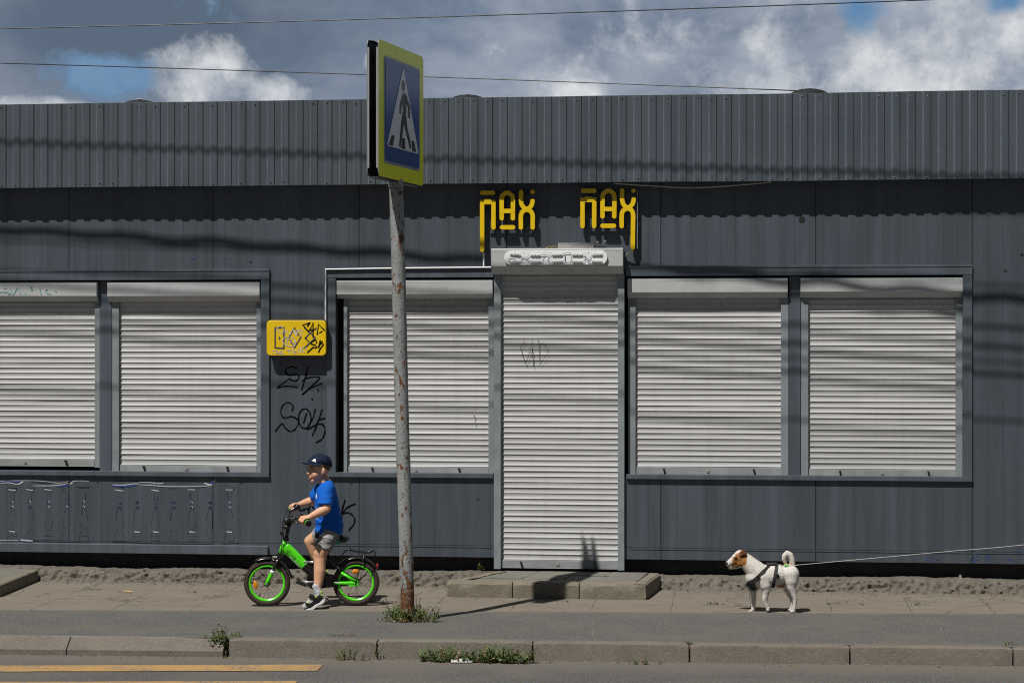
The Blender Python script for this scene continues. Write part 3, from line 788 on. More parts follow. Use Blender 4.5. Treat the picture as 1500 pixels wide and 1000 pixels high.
# ================================================================== SHOP SIGNS
def letter_sign(to_px, letters, loc, label, extra=None):
    root = thing('shop_sign', loc, label, 'sign', 'yellow letter signs above the door')
    k = 0
    for nm, strokes in letters:
        face, side = MB(), MB()
        m = MB()
        for pts, sm in strokes:
            yf, yb = -.064-.0007*k, -.034+.0003*k; k += 1
            q = [W(*to_px(a, b), yf) for a, b in pts]
            if sm: q = catmull(q, 6)
            r = .0172
            # outline of a round ended stroke
            L, Rr = [], []
            for i, p in enumerate(q):
                da = (q[i]-q[i-1]).normalized() if i > 0 else V((0, 0, 0)); db = (q[i+1]-q[i]).normalized() if i < len(q)-1 else V((0, 0, 0)); t = (da+db).normalized(); n_ = V((-t.z, 0, t.x))
                if 0 < i < len(q)-1:
                    t1 = (q[i]-q[i-1]).normalized(); c = max(.6, abs(t1.dot(t))); L.append(p+n_*r/c); Rr.append(p-n_*r/c)
                else: L.append(p+n_*r); Rr.append(p-n_*r)
            def capp(c, t):
                n_ = V((-t.z, 0, t.x)); return [c+n_*r*math.cos(a)+t*r*math.sin(a) for a in [math.pi*j/8 for j in range(1, 8)]]
            te = (q[-1]-q[-2]).normalized(); ts = (q[0]-q[1]).normalized()
            poly = L+capp(q[-1], te)+Rr[::-1]+capp(q[0], ts)
            n0 = len(poly); b0 = len(m.v)
            back = [V((p.x, yb, p.z)) for p in poly]
            m.v += poly+back
            nq = len(L)
            # face as quads + end fans
            def addf(f, mi): m.f.append([b0+i for i in f]); m.mi.append(mi)
            ce = nq+7
            ridx = lambda i: ce+(nq-1-i)
            for i in range(nq-1): addf((i, i+1, ridx(i+1), ridx(i)), 0)
            addf([nq-1]+list(range(nq, nq+7))+[ridx(nq-1)], 0)
            addf([ridx(0)]+list(range(ce+nq, n0))+[0], 0)
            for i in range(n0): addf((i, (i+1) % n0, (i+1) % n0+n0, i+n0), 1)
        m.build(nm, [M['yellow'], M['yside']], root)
    m = MB()
    for z in (extra or []): m.box(z[0], z[1], -.032, -.024, z[2], z[3])
    for z in (extra or []):
        for xx in (z[0]+.03, z[1]-.03): m.box(xx, xx+.012, -.0239, -.001, z[2]+.002, z[2]+.014)
    m.build('mounting_rail', M['black'], root)
    return root
za = lambda a, b: (690+a/9.09, 265+b/9.09)
def rr(f, x0, x1, y): p, q = W(*f(x0, y), -.04), W(*f(x1, y), -.04); return (p.x, q.x, p.z-.010, p.z+.010)
letter_sign(za, [
    ('letter', [([(147, 158), (290, 158)], 0), ([(147, 915), (147, 283), (298, 283), (298, 620)], 0), ([(190, 268), (250, 268)], 0)]),
    ('letter', [([(408, 498), (408, 240), (425, 190), (480, 158), (538, 190), (556, 240), (556, 498)], 1), ([(408, 400), (556, 400)], 0), ([(412, 617), (560, 617)], 0)]),
    ('letter', [([(665, 148), (665, 265), (685, 335), (742, 382)], 1), ([(818, 262), (815, 290), (795, 340), (742, 382)], 1), ([(742, 382), (690, 405), (664, 460), (663, 540), (663, 620)], 1), ([(742, 382), (795, 405), (820, 460), (820, 540), (820, 620)], 1), ([(817, 148), (819, 148)], 0)])],
    W(742, 320, 0), 'yellow letter sign whose leftmost letter has a long leg hanging down', [rr(za, 130, 840, 165), rr(za, 130, 840, 400), rr(za, 230, 840, 630)])
zc = lambda a, b: (840+a/7.407, 265+b/7.407)
letter_sign(zc, [
    ('letter', [([(103, 107), (226, 107)], 0), ([(98, 490), (98, 207), (226, 207), (224, 490)], 0), ([(135, 195), (190, 195)], 0)]),
    ('letter', [([(315, 385), (317, 175), (335, 130), (381, 105), (425, 130), (443, 175), (442, 385)], 1), ([(315, 305), (442, 305)], 0), ([(315, 486), (440, 486)], 0)]),
    ('letter', [([(528, 105), (528, 200), (545, 258), (590, 297)], 1), ([(653, 195), (650, 220), (632, 262), (590, 297)], 1), ([(590, 297), (545, 318), (524, 365), (523, 490)], 1), ([(590, 297), (632, 320), (647, 370), (646, 450), (645, 560), (643, 725)], 1), ([(650, 107), (652, 107)], 0)])],
    W(892, 318, 0), 'yellow letter sign whose rightmost letter has a long leg hanging down', [rr(zc, 90, 670, 115), rr(zc, 90, 670, 305), rr(zc, 130, 670, 495)])
m = MB(); a, b = W(933, 277, -.05), W(933, 364, -.05); m.box(a.x, a.x+.006, -.05, -.03, b.z, a.z)
tag(m.build('sign_edge_strip', M['rail'], None, W(933, 320, 0)), 'thin grey vertical strip beside the right yellow letter sign', 'metal strip')

# yellow box sign on the pier
def rrect(x0, x1, z0, z1, r, y, n=6):
    out = []
    for cx, cz, a0 in ((x1-r, z1-r, 0), (x0+r, z1-r, 90), (x0+r, z0+r, 180), (x1-r, z0+r, 270)):
        for k in range(n+1):
            a = R(a0+90*k/n); out.append(V((cx+r*math.cos(a), y, cz+r*math.sin(a))))
    return out
YS = -.085
x0, x1 = WX(390.5, YS), WX(477.3, YS); zt, zb_ = WZ(434, 469, YS), WZ(434, 520.8, YS)
box = thing('sign_box', W(434, 495, 0), 'yellow rounded sign box covered in graffiti tags on the wall pier', 'sign')
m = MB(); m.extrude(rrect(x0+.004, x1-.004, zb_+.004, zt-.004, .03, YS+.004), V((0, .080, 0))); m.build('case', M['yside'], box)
m = MB(); m.extrude(rrect(x0, x1, zb_, zt, .034, YS), V((0, .025, 0))); m.build('face', M['yellow'], box, bevel=.004, seg=2)
zy = lambda a, b: (385+a/14.29, 460+b/14.29)
def yst(strokes, w, mat, name, k, sm=0):
    m = MB()
    for i, s in enumerate(strokes):
        q = [W(*zy(a, b), YS-.0012-.0006*k-.00004*i) for a, b in s]
        if sm: q = catmull(q, 5)
        m.ribbon(q, w, NY)
        for e in (q if not sm else (q[0], q[-1])): m.disc(e-V((0, .00001, 0)), w/2, NY, 8)
    return m.build(name, M[mat], box, fix=False)
yst([[(258, 285), (258, 705)], [(258, 285), (440, 285)], [(440, 285), (440, 718)], [(258, 705), (440, 718)], [(350, 485), (350, 520)],
     [(545, 490), (665, 290), (755, 440)], [(795, 480), (665, 700), (570, 540)], [(890, 500), (990, 395), (1100, 495), (985, 600), (890, 500)], [(870, 280), (990, 395), (1115, 295)], [(985, 600), (880, 705)]], .0125, 'glyph', 'sign_glyph', 0)
yst([[(280, 305), (380, 235), (450, 340), (400, 410), (285, 310)], [(460, 420), (490, 320), (545, 420), (600, 400)], [(560, 440), (620, 320), (690, 440)], [(640, 330), (720, 440)], [(720, 330), (705, 430), (760, 310)], [(790, 340), (800, 450)], [(820, 345), (835, 365)],
     [(560, 470), (440, 490), (410, 560), (450, 640), (560, 680), (660, 670), (695, 590), (660, 510), (560, 470)], [(490, 530), (560, 520)], [(520, 530), (500, 620)], [(560, 620), (590, 540), (640, 620), (670, 560)],
     [(190, 820), (195, 830)], [(215, 770), (290, 760), (320, 790), (250, 830), (330, 815), (430, 830)], [(350, 790), (400, 770), (430, 830)], [(500, 760), (590, 750)], [(545, 755), (560, 830)], [(630, 720), (640, 810), (690, 820), (700, 780), (650, 770)], [(740, 710), (750, 815)], [(790, 700), (800, 800)], [(850, 690), (800, 750), (870, 800)], [(905, 710), (925, 740)]], .0065, 'silver', 'graffiti', 1)
yst([[(985, 180), (935, 250)], [(985, 180), (840, 225), (955, 370)], [(955, 370), (1050, 185), (1050, 480)], [(1000, 330), (1060, 330)], [(1290, 335), (1165, 215), (1135, 420), (1235, 360)],
     [(1125, 600), (1110, 535), (1030, 570), (1010, 625), (1090, 640), (1130, 690), (1090, 710), (1060, 685), (935, 800)], [(1200, 550), (1170, 690)], [(1245, 570), (1200, 620), (1160, 690)], [(1190, 610), (1270, 630), (1200, 720), (1165, 795)]], .0105, 'ink', 'graffiti', 2)
# cable duct from sign box round the window to the letters
m = MB(); yy = -.034
m.tube([W(*p, yy) for p in ((476.8, 469), (476.8, 394.4), (600, 392.6), (719, 391.5))], .0065, 8)
m.tube([W(*p, -.02) for p in ((717, 391.3), (708.5, 391), (708.5, 369.5))], .0065, 8)
tag(m.build('cable_duct', M['white'], None, W(600, 392, 0)), 'thin white cable duct along the window top from yellow sign box', 'cable duct')
m = MB(); m.tube(catmull([W(926.5, 366, -.06), W(924, 370, -.05), W(917, 373.5, -.03), W(914, 376, -.01)], 5), .006, 8)
tag(m.build('cable', M['grey'], None, W(922, 370, 0)), 'short grey cable curving from long yellow letter leg to door box', 'cable')
m = MB(); m.tube(catmull([W(900, 268.5, -.09), W(960, 272.5, -.09), W(1010, 275, -.09), W(1070, 272, -.09), W(1130, 266.5, -.09)], 6), .007, 8)
tag(m.build('cable', M['grey'], None, W(1010, 272, 0)), 'slack cable sagging just below the corrugated fascia edge', 'cable')

# LED back board on the door box
YB = -.142
zl = lambda a, b: (730+a/8.824, 350+b/8.824)
bx0, bx1 = W(*zl(75, 243), YB), W(*zl(1408, 243), YB); hh = abs(W(*zl(700, 150), YB).z-W(*zl(700, 336), YB).z)/2; zc_ = W(*zl(700, 243), YB).z
led = thing('light_board', V(((bx0.x+bx1.x)/2, -.123, zc_)), 'white pill shaped board with bare light modules on the door box', 'sign board')
m = MB(); m.extrude(rrect(bx0.x, bx1.x, zc_-hh, zc_+hh, hh*.985, YB, 12), V((0, .014, 0))); m.build('board', M['white'], led, bevel=.002, seg=1)
m = MB(); m.box(bx0.x+.12, bx1.x-.12, YB+.0142, -.1225, zc_-.03, zc_+.03); m.build('spacer', M['grey'], led)
M['led'] = basic('module_white', (.58, .59, .57), .4)
for a, b, r in ((215, 198, 6), (480, 208, 0), (760, 203, 0), (1020, 203, 0), (1278, 200, -2), (215, 297, 0), (485, 297, 0), (765, 297, -5), (1020, 295, 0), (1275, 290, 2)):
    c = W(*zl(a, b), YB-.006); ca, sa = math.cos(R(-r)), math.sin(R(-r))
    m = MB(); m.obox(c, V((ca, 0, sa))*.040, V((0, .0045, 0)), V((-sa, 0, ca))*.0070)
    for k in (-1, 0, 1): m.ball(c+V((ca, 0, sa))*.026*k-V((0, .0055, 0)), .004, 8, 5)
    o = m.build('light_module', M['led'], led); 
    m = MB(); m.disc(c-V((0, .0105, 0)), .0024, NY, 8); m.disc(c+V((.02*ca, -.0058, -.006)), .003, NY, 8); m.build('contact', M['black'], o, fix=False)
for pts in ([(280, 205), (300, 230), (330, 240), (360, 240), (410, 205)], [(215, 265), (195, 235), (145, 240), (135, 270), (150, 310)], [(270, 300), (295, 270), (310, 240), (345, 235)], [(360, 245), (395, 285), (430, 300)],
            [(545, 210), (580, 205), (630, 208), (650, 230), (640, 260), (650, 290), (700, 312)], [(550, 300), (575, 280), (582, 230), (600, 210)], [(690, 195), (655, 220)], [(825, 205), (850, 190), (862, 230), (850, 280), (835, 300)],
            [(862, 190), (895, 178), (930, 190), (945, 235), (930, 290), (895, 310), (868, 290), (862, 240), (862, 190)], [(1085, 205), (1130, 210), (1120, 240), (1150, 255)], [(1090, 300), (1110, 285), (1120, 250)], [(1205, 205), (1190, 240), (1150, 260), (1180, 275)], [(1160, 300), (1190, 290), (1210, 290)]):
    m = MB(); m.tube(catmull([W(*zl(a, b), YB-.006-.003*(i % 2)) for i, (a, b) in enumerate(pts)], 5), .0017, 6); m.build('wire', M['rail'], led, smooth=True)
m = MB()
for a, b in ((215, 172), (322, 172), (510, 174), (1163, 178), (1262, 174), (318, 310), (230, 318), (560, 313), (850, 312), (1160, 308), (1252, 312)):
    m.disc(W(*zl(a, b), YB-.0006), .0035, NY, 8)
m.build('screw_hole', M['black'], led, fix=False)
# driver on top of the door box with loose wires
ztb = WZ(818, 363.5, -.122)
m = MB(); a, b = W(*zl(775, 95), -.09), W(*zl(1235, 95), -.09)
for k in range(5): m.box(a.x, b.x, -.118+.0002*k, -.05, ztb+.001+k*.0085, ztb+.008+k*.0085)
m.box(a.x+.004, b.x-.004, -.113, -.055, ztb+.001, ztb+.04)
tag(m.build('power_supply', M['alu'], None, V(((a.x+b.x)/2, -.075, ztb))), 'ribbed metal power supply lying on top of the door box', 'power supply')
m = MB()
for pts in ([(1240, 100), (1275, 60), (1330, 75), (1380, 40)], [(1235, 112), (1300, 95), (1370, 105), (1410, 122)], [(1270, 50), (1300, 45)], [(1365, 40), (1395, 30)]):
    m.tube(catmull([W(*zl(x, y), -.09) for x, y in pts], 5), .005, 6)
m.ball(W(*zl(1285, 48), -.09), .012); m.ball(W(*zl(1375, 38), -.09), .011)
tag(m.build('wire_bundle', M['grey'], None, W(*zl(1310, 80), -.09)), 'loose grey wires with connectors at right end of the power supply', 'wires')
m = MB()
for pts in ([(770, 105), (740, 92), (700, 100), (680, 115)], [(690, 110), (650, 95), (620, 115), (640, 125)]): m.tube(catmull([W(*zl(x, y), -.09) for x, y in pts], 5), .004, 6)
tag(m.build('wire_bundle', M['gold'], None, W(*zl(690, 110), -.09)), 'loose yellow wires left of the power supply on the door box', 'wires')

# ================================================================== ROOF VENTS, SKY WIRES
for px, py, lab in ((205.5, 150, 'low dark vent cap peeking over the fascia, leftmost of three'), (685, 142.5, 'low dark vent cap peeking over the fascia, middle of three'), (1185, 133.5, 'low dark vent cap peeking over the fascia, rightmost of three')):
    yv = .25; c = W(px, py, yv); top = WZ(px, py-3.2, yv); base = FT-.02
    root = thing('roof_vent', V((c.x, yv, base)), lab, 'roof vent', 'dark vent caps on the roof')
    m = MB(); rg = []
    for k in range(7):
        a = math.pi/2*k/6; rr_ = .158*math.cos(a)+.002; rg.append([V((c.x+rr_*math.cos(t), yv+rr_*math.sin(t), top-.062+.062*math.sin(a))) for t in [2*math.pi*j/28 for j in range(28)]])
    m.rings(rg); m.build('vent_cap', M['dark'], root, smooth=True)
    m = MB(); m.tube([V((c.x, yv, base)), V((c.x, yv, top-.05))], .10, 20); m.build('vent_neck', M['dark'], root)
    m = MB(); m.tube([V((c.x+.004, yv-.1, top-.004)), V((c.x+.012, yv, top+.006))], .004, 6); m.build('cap_seam', M['white'], root)
def wire(pts, r, mat, lab, group=None, name='overhead_wire', cat='wire'):
    m = MB(); m.tube(pts, r, 6); return tag(m.build(name, mat, None, pts[0], smooth=True), lab, cat, group)
def sag(a, b, n=24, s=0.0): return [a.lerp(b, i/n)-V((0, 0, s*4*(i/n)*(1-i/n))) for i in range(n+1)]
a, b = W(-420, 51, 7), W(1900, -22, 7); wire(sag(a, b, 24, .06), .0062, M['black'], 'upper black wire crossing the sky, rising to the right')
a, b = W(-420, 82, 2.2), W(1178, 133.5, .32); wire(sag(a, b, 24, -.02), .0042, M['black'], 'lower black wire running down across the sky to the roof')

# cables over the kerb; they are above the picture, their shadows lie on the facade
cy = -1.75
def cable(y_at_0, y_at_1500, r, plane, lab, wob=0.0, sagv=0.0):
    pts = []
    for i in range(-12, 73):
        px = i*25.0; py = y_at_0+(y_at_1500-y_at_0)*px/1500+sagv*4*(px/1500)*(1-px/1500)
        p = W(px, py, plane); q = p-SUN*((p.y-cy)/SUN.y)
        if wob: q = q+V((0, 1.2*wob*math.cos(q.x*9), wob*math.sin(q.x*9.2)+.6*wob*math.sin(q.x*5.3)))
        pts.append(q)
    m = MB(); m.tube(pts, r, 8); return tag(m.build('overhead_cable', M['black'], None, pts[42], smooth=True), lab, 'cable', 'cables high over the kerb')
CG = 'thin overhead cable high over the kerb casting a faint line shadow'
cable(336, 441, .020, 0, 'thick twisted overhead cable casting the darkest wavy shadow across the wall', .007, -4)
cable(206, 258, .009, FY, 'overhead cable casting a soft shadow line along the fascia', .0015, 3)
for a, b, r in ((353, 420, .0055), (398, 482, .0090), (418, 511, .0095), (440, 533, .0055), (462, 551, .0100), (545, 618, .0065)):
    cable(a, b, r, 0, CG, .0012, -3)

# ================================================================== ROAD SIGN
def rust_pole():
    t = NT('rusty_painted_pole')
    st = t.map((1, 1, .45))
    n1 = t.noise(36, 6, .68, st); n2 = t.noise(60, 4, .6); n3 = t.noise(7, 4, .6)
    z = sep(t)[2]
    low = t.math('MULTIPLY', t.ramp(t.math('DIVIDE', t.math('SUBTRACT', .62, z), 1.0), [(.0, 0.), (.45, 1.)]), .10)
    c = t.ramp(n3, [(.3, (.21, .225, .225)), (.7, (.30, .315, .31))])
    k = t.math('ADD', t.math('ADD', t.math('MULTIPLY', n1, .8), t.math('MULTIPLY', n3, .35)), low)
    mask = t.ramp(k, [(.625, 0.), (.660, 1.)])
    rc = t.ramp(n2, [(.3, (.035, .018, .010)), (.5, (.12, .045, .016)), (.72, (.30, .12, .03))])
    c = t.mix(mask, c, rc)
    c = t.mix(t.math('MULTIPLY', t.ramp(n2, [(.60, 0.), (.68, 1.)]), .5), c, (.10, .08, .06))
    nr = t.bump(t.math('SUBTRACT', n2, t.math('MULTIPLY', mask, .6)), .7, .006, t.bump(n1, .5, .01))
    return t.done(c, t.ramp(mask, [(0, .5), (1, .9)]), nr)
M['pole'] = rust_pole()
PBASE = G(597, 905, .045)
rs = thing('road_sign', PBASE, 'pedestrian crossing sign with lime border on rusty leaning grey pole', 'road sign')
PN = FWD.copy()
ptop = PL(580, 268, PBASE, PN); 
nseg = 40; path = []
for i in range(nseg+1):
    t = -.02+1.02*i/nseg
    p = PBASE+(ptop-PBASE)*t; path.append(p+V((.004*noise.noise((t*3, 1, 0)), 0, 0)))
m = MB(); m.tube(path, [.0475+.0012*noise.noise((i*.5, 3, 3)) for i in range(nseg+1)], 24); m.build('pole', M['pole'], rs, smooth=True)
ud = (ptop-PBASE).normalized()
m = MB(); m.tube([ptop-ud*.03, ptop+ud*.02], .051, 24); m.tube([ptop+ud*.0, ptop+ud*.40], .036, 20); m.build('pole_sleeve', M['pole'], rs, smooth=False)
SU = V((math.sin(R(11)), math.cos(R(11)), 0)); SN = V((math.cos(R(11)), -math.sin(R(11)), 0))   # SU: near edge -> far edge, SN: face normal (right)
Wd, Hd = .86, .90
cen = V((ptop.x, ptop.y, 0)); zbot = 3.005
gap = .041
M['lime'] = basic('lime_film', (.84, .90, .010), .35, .04)
M['blue'] = basic('blue_film', (.004, .060, .27), .3, .06)
M['signwhite'] = basic('grey_white_film', (.74, .76, .77), .4, .04)
M['signgrey'] = basic('border_grey_film', (.26, .30, .36), .4)
M['backplate'] = basic('dark_sign_back', (.030, .028, .026), .6, .5, 12)
tilt = V((.0, 0, 0))
def plate(side):
    n_ = SN*side; o0 = cen+n_*gap
    def P(a, b, e=0): # a 0..1 near->far seen from the face of the + side, b 0..1 bottom->top
        aa = a if side > 0 else 1-a
        return o0+SU*((aa-.5)*Wd)+V((0, 0, zbot+b*Hd))+n_*e
    def poly(pts, e): return [P(a, b, e) for a, b in pts]
    def rpoly(a0, a1, b0, b1, r):
        out = []; ra, rb = r/Wd, r/Hd
        for ca, cb, s in ((a1-ra, b1-rb, 0), (a0+ra, b1-rb, 90), (a0+ra, b0+rb, 180), (a1-ra, b0+rb, 270)):
            for k in range(6): out.append((ca+ra*math.cos(R(s+18*k)), cb+rb*math.sin(R(s+18*k))))
        return out
    m = MB(); m.extrude(poly(rpoly(0, 1, 0, 1, .035), 0), -n_*.004); m.mi = [0]+[1]*(len(m.f)-1)
    o = m.build('sign_plate', [M['lime'], M['rail']], rs)
    # folded rim behind the plate
    m = MB()
    for a in (0, 1): 
        c0 = P(a+(.004 if a == 0 else -.004), .06, -.0105); c1 = P(a+(.004 if a == 0 else -.004), .94, -.0105)
        m.obox((c0+c1)/2, SU*.0025, n_*.006, (c1-c0)/2); m.build('plate_rim', M['grey'], o); m = MB()
    for b in (0, 1):
        c0 = P(.06, b+(.004 if b == 0 else -.004), -.013); c1 = P(.94, b+(.004 if b == 0 else -.004), -.013)
        m.obox((c0+c1)/2, (c1-c0)/2, n_*.009, V((0, 0, .0025)))
    m.add(poly(rpoly(.01, .99, .01, .99, .03), -.0055), [list(range(24))])
    m.build('plate_back', M['backplate'], o, fix=False)
    I0, I1, J0, J1 = .115, .905, .105, .895
    m = MB(); m.extrude(poly(rpoly(I0, I1, J0, J1, .03), .0035), -n_*.003); m.build('border', M['signgrey'], o)
    m = MB(); m.extrude(poly(rpoly(I0+.02, I1-.02, J0+.02, J1-.02, .025), .0060), -n_*.002); m.build('field', M['blue'], o)
    iw, ih = I1-I0, J1-J0
    T = lambda a, b: (I0+iw*a, J1-ih*b)
    m = MB(); m.extrude(poly([T(.495, .065), T(.515, .07), T(.935, .815), T(.92, .835), T(.08, .835), T(.065, .815)], .0085), -n_*.002); m.build('triangle', M['signwhite'], o)
    def st(pts, w, e):
        q = [P(*T(a, b), e) for a, b in pts]
        L, Rg = [], []
        for i, p in enumerate(q):
            t = (q[min(i+1, len(q)-1)]-q[max(i-1, 0)]).normalized(); s = t.cross(n_).normalized(); ww = (w[i] if isinstance(w, list) else w)*.80
            L.append(p+s*ww/2); Rg.append(p-s*ww/2)
        mm.extrude(L+Rg[::-1], -n_*.0015)
    mm = MB()
    mm.extrude([P(*T(.50+.042*math.cos(t), .225+.052*math.sin(t)), .0104) for t in [2*math.pi*k/18 for k in range(18)]], -n_*.0015)
    st([(.50, .315), (.535, .31), (.535, .47), (.525, .53)], [.05, .10, .085, .07], .0101)
    st([(.50, .50), (.545, .52)], .05, .0107)
    st([(.52, .51), (.47, .60), (.44, .70), (.40, .815)], [.075, .06, .045, .035], .0110)
    st([(.545, .51), (.575, .62), (.66, .725), (.70, .80)], [.06, .05, .04, .034], .0113)
    st([(.50, .325), (.42, .43), (.41, .50)], [.05, .036, .03], .0116)
    st([(.56, .325), (.66, .41), (.665, .515)], [.05, .036, .03], .0119)
    for a in (.20, .50, .77):
        k = (a-.5)*.16
        mm.extrude([P(*T(a-.055+k, .825), .0104), P(*T(a+.055+k, .825), .0104), P(*T(a+.055-k*.2-.01, .725), .0104), P(*T(a-.03-k*.2, .725), .0104)], -n_*.0015)
    mm.build('walking_figure', M['black'], o)
    return o
o = plate(1); plate(-1)
# dark closing profiles: top cap and bottom tray ends between the plates
m = MB()
c = cen+V((0, 0, zbot-.004)); m.obox(c+SU*0, SU*(Wd/2-.03), SN*(gap-.012), V((0, 0, .004)))
for q in (.16, .36): m.obox(cen+V((0, 0, zbot+q)), SU*.06, SN*(gap-.006), V((0, 0, .018)))
m.build('bracket', M['backplate'], rs)

# ================================================================== LITTER
m = MB(); p0, p1 = G(661, 970.5, ROADZ), G(692, 970, ROADZ)
m.strip([p0+V((0,0,.012)), p0.lerp(p1, .5)+V((0,0,.014)), p1+V((0,0,.016))], V((0, .012, .008)), .004); m.strip([p0+V((0,-.01,.007)), p1+V((.002,-.01,.008))], V((0, .012, .0)), .003)
tag(m.build('plastic_strip', M['dull'], None, p0.lerp(p1, .5)), 'white plastic strip lying in the road under the kerb weeds', 'litter')
m = MB(); c = G(183, 867, .004)
m.add([c+V((-.07, 0, .0)), c+V((-.03, -.015, .012)), c+V((.05, -.012, .004)), c+V((.06, .015, .008)), c+V((.02, .02, .014)), c+V((-.04, .012, .004))], [(0,1,4,5), (1,2,3,4)])
o = tag(m.build('dry_leaf', basic('dry_leaf_yellow', (.38, .26, .10), .8), None, c), 'flat yellow dry leaf on the paving beside the left step', 'leaf')
M['stone'] = concrete('pebble_stone', (.13, .115, .095), .006)
for px, py, r, lab in ((410, 959.5, .035, 'dark broken lump of concrete against the kerb foot, left of the weeds'), (205, 958.5, .022, 'small dark stone at the dropped kerb foot near the yellow stripe')):
    m = MB(); c = G(px, py, ROADZ); m.ell(c+V((0, 0, r*.3)), V((r, 0, 0)), V((0, r*.6, 0)), V((0, 0, r*.45)), 12, 8)
    m.v = [p+V((noise.noise(p*40), noise.noise(p*37), noise.noise(p*43)))*r*.35 for p in m.v]
    tag(m.build('stone', M['stone'], None, c), lab, 'stone')

# ================================================================== WEEDS
def leafmat(name, a, b):
    t = NT(name); inf = t.node('ShaderNodeObjectInfo')
    c = t.ramp(t.noise(38, 3), [(.3, a), (.55, tuple((x+y)/2 for x, y in zip(a, b))), (.75, b)])
    m_ = t.done(c, .5); t.b.inputs['Subsurface Weight'].default_value = 0
    return m_
M['leaf'] = leafmat('weed_leaf', (.035, .085, .012), (.12, .19, .035))
M['leafdry'] = leafmat('weed_dry', (.16, .11, .045), (.30, .22, .10))
M['stem'] = basic('weed_stem', (.10, .11, .03), .7)
def weed(c, rx, ry, h, n, lab, dry=.12, leaf=.022, name='weed_clump', up=1.0, cat='weed', grass=0):
    m = MB(); rnd = random.Random(int(c.x*1000)+n)
    for i in range(n):
        a = rnd.uniform(0, 2*math.pi); k = rnd.random()**.6
        b = c+V((rx*k*math.cos(a), ry*k*math.sin(a), -.004))
        lean = V((rnd.uniform(-.5, .5)+.5*k*math.cos(a), rnd.uniform(-.5, .5)+.3*k*math.sin(a), up)).normalized()
        L = h*rnd.uniform(.35, 1.0)*(1-.35*k); bend = V((rnd.uniform(-.3, .3), rnd.uniform(-.3, .3), 0))*L
        pts = [b+lean*L*t+bend*t*t for t in (0, .35, .7, 1)]
        isdry = rnd.random() < dry
        m.cur = 2 if not isdry else 1; m.tube(pts, [.0022, .0018, .0014, .0009], 4, cap=False)
        m.cur = 1 if isdry else 0
        nl = max(3, int(L/.011))
        for j in range(nl):
            t = .15+.85*(j+rnd.random())/nl; p = b+lean*L*t+bend*t*t
            aa = rnd.uniform(0, 2*math.pi); el = rnd.uniform(-.1, 1.0); d = V((math.cos(aa)*math.cos(el), math.sin(aa)*math.cos(el), math.sin(el)))
            l = leaf*rnd.uniform(.55, 1.2)*(1.15-.5*t); s = d.cross(V((rnd.uniform(-.4, .4), rnd.uniform(-.4, .4), 1))).normalized()*l*rnd.uniform(.2, .33)
            nn = d.cross(s).normalized()*l*.12
            m.add([p, p+d*l*.5+s-nn, p+d*l-nn*.5, p+d*l*.5-s-nn, p+d*l*.5], [(0, 1, 4), (1, 2, 4), (2, 3, 4), (3, 0, 4)])
        if grass and i < grass:
            m.cur = 0
            tip = b+V((rnd.uniform(-.06, .06), rnd.uniform(-.05, .05), h*rnd.uniform(.6, 1.1)))
            m.ribbon([b, b.lerp(tip, .5)+V((0, 0, .01)), tip], [.004, .0035, .0008], V((0, -1, 0)))
    return tag(m.build(name, [M['leaf'], M['leafdry'], M['stem']], None, c, fix=False), lab, cat)
weed(PBASE+V((.03, -.02, -.01)), .18, .09, .16, 105, 'dense green weed clump growing round the rusty pole foot', .10, .024)
weed(PBASE+V((-.02, -.06, -.01)), .18, .06, .035, 50, 'dry brown stubble at the road side of the pole foot', .9, .016)
weed(PBASE+V((-.11, .10, -.01)), .03, .02, .26, 5, 'thin tall weed stem standing left of the pole foot', .05, .02)
weed(G(324, 951, -.02), .06, .04, .19, 44, 'tall bushy weed in the gap where the raised kerb begins', .05, .03)
weed(G(348, 932, .05), .05, .02, .055, 12, 'short weed on top of the first raised kerb stone', .3, .016)
weed(G(332, 963.5, ROADZ), .02, .015, .04, 7, 'tiny weed at the foot of the first kerb joint', .2, .012)
weed(G(510, 966.5, ROADZ), .14, .025, .12, 26, 'sparse weed with pale litter at the kerb foot, left of a joint', .2, .02)
weed(G(552, 959, -.02), .02, .015, .10, 8, 'narrow weed inside the kerb joint left of the pole', .25, .018)
weed(G(502, 930, .052), .10, .015, .03, 14, 'low row of tiny weeds on the kerb back edge, left of the pole', .2, .013)
weed(G(660, 969, ROADZ), .18, .03, .125, 95, 'weed clump at the kerb foot behind the white plastic strip', .10, .027, grass=26)
weed(G(735, 970.5, ROADZ), .20, .03, .13, 115, 'weed clump at the kerb foot right of the white plastic strip', .10, .027, grass=26)
weed(G(779, 966, -.03), .015, .015, .12, 10, 'slender weed in the kerb joint right of the weed clumps', .2, .018)
weed(G(934, 972, ROADZ), .15, .02, .075, 18, 'thin sprawling weed at the kerb foot below the door step', .3, .018)
weed(G(1009, 943, .05), .02, .02, .05, 9, 'small weed on top of the kerb joint below the step corner', .3, .016)
weed(G(904, 940, .05), .015, .01, .03, 4, 'tiny weed on the kerb top right of the door', .2, .012)
weed(G(1482, 944, .05), .05, .02, .04, 14, 'yellowish moss tuft on the rightmost kerb joint', .6, .012)
weed(G(1049, 885), .06, .03, .045, 16, 'small weed between paving slabs just left of the dog', .15, .018)
weed(G(1040, 857, .01), .02, .02, .06, 6, 'little weed at the ledge foot behind the dog nose', .1, .02)
weed(G(1211, 885), .02, .02, .04, 6, 'tiny green weed on paving right of the dog', .05, .016)
weed(G(1262, 885.5), .015, .02, .05, 5, 'tiny weed in a paving joint, second right of the dog', .3, .014)
weed(G(1349, 886), .07, .02, .04, 12, 'row of tiny weeds in the slab joint right of the dog', .2, .015)
weed(G(1464, 862, .0), .10, .03, .08, 16, 'dry yellow grass tuft at the ledge on the right', .92, .022)
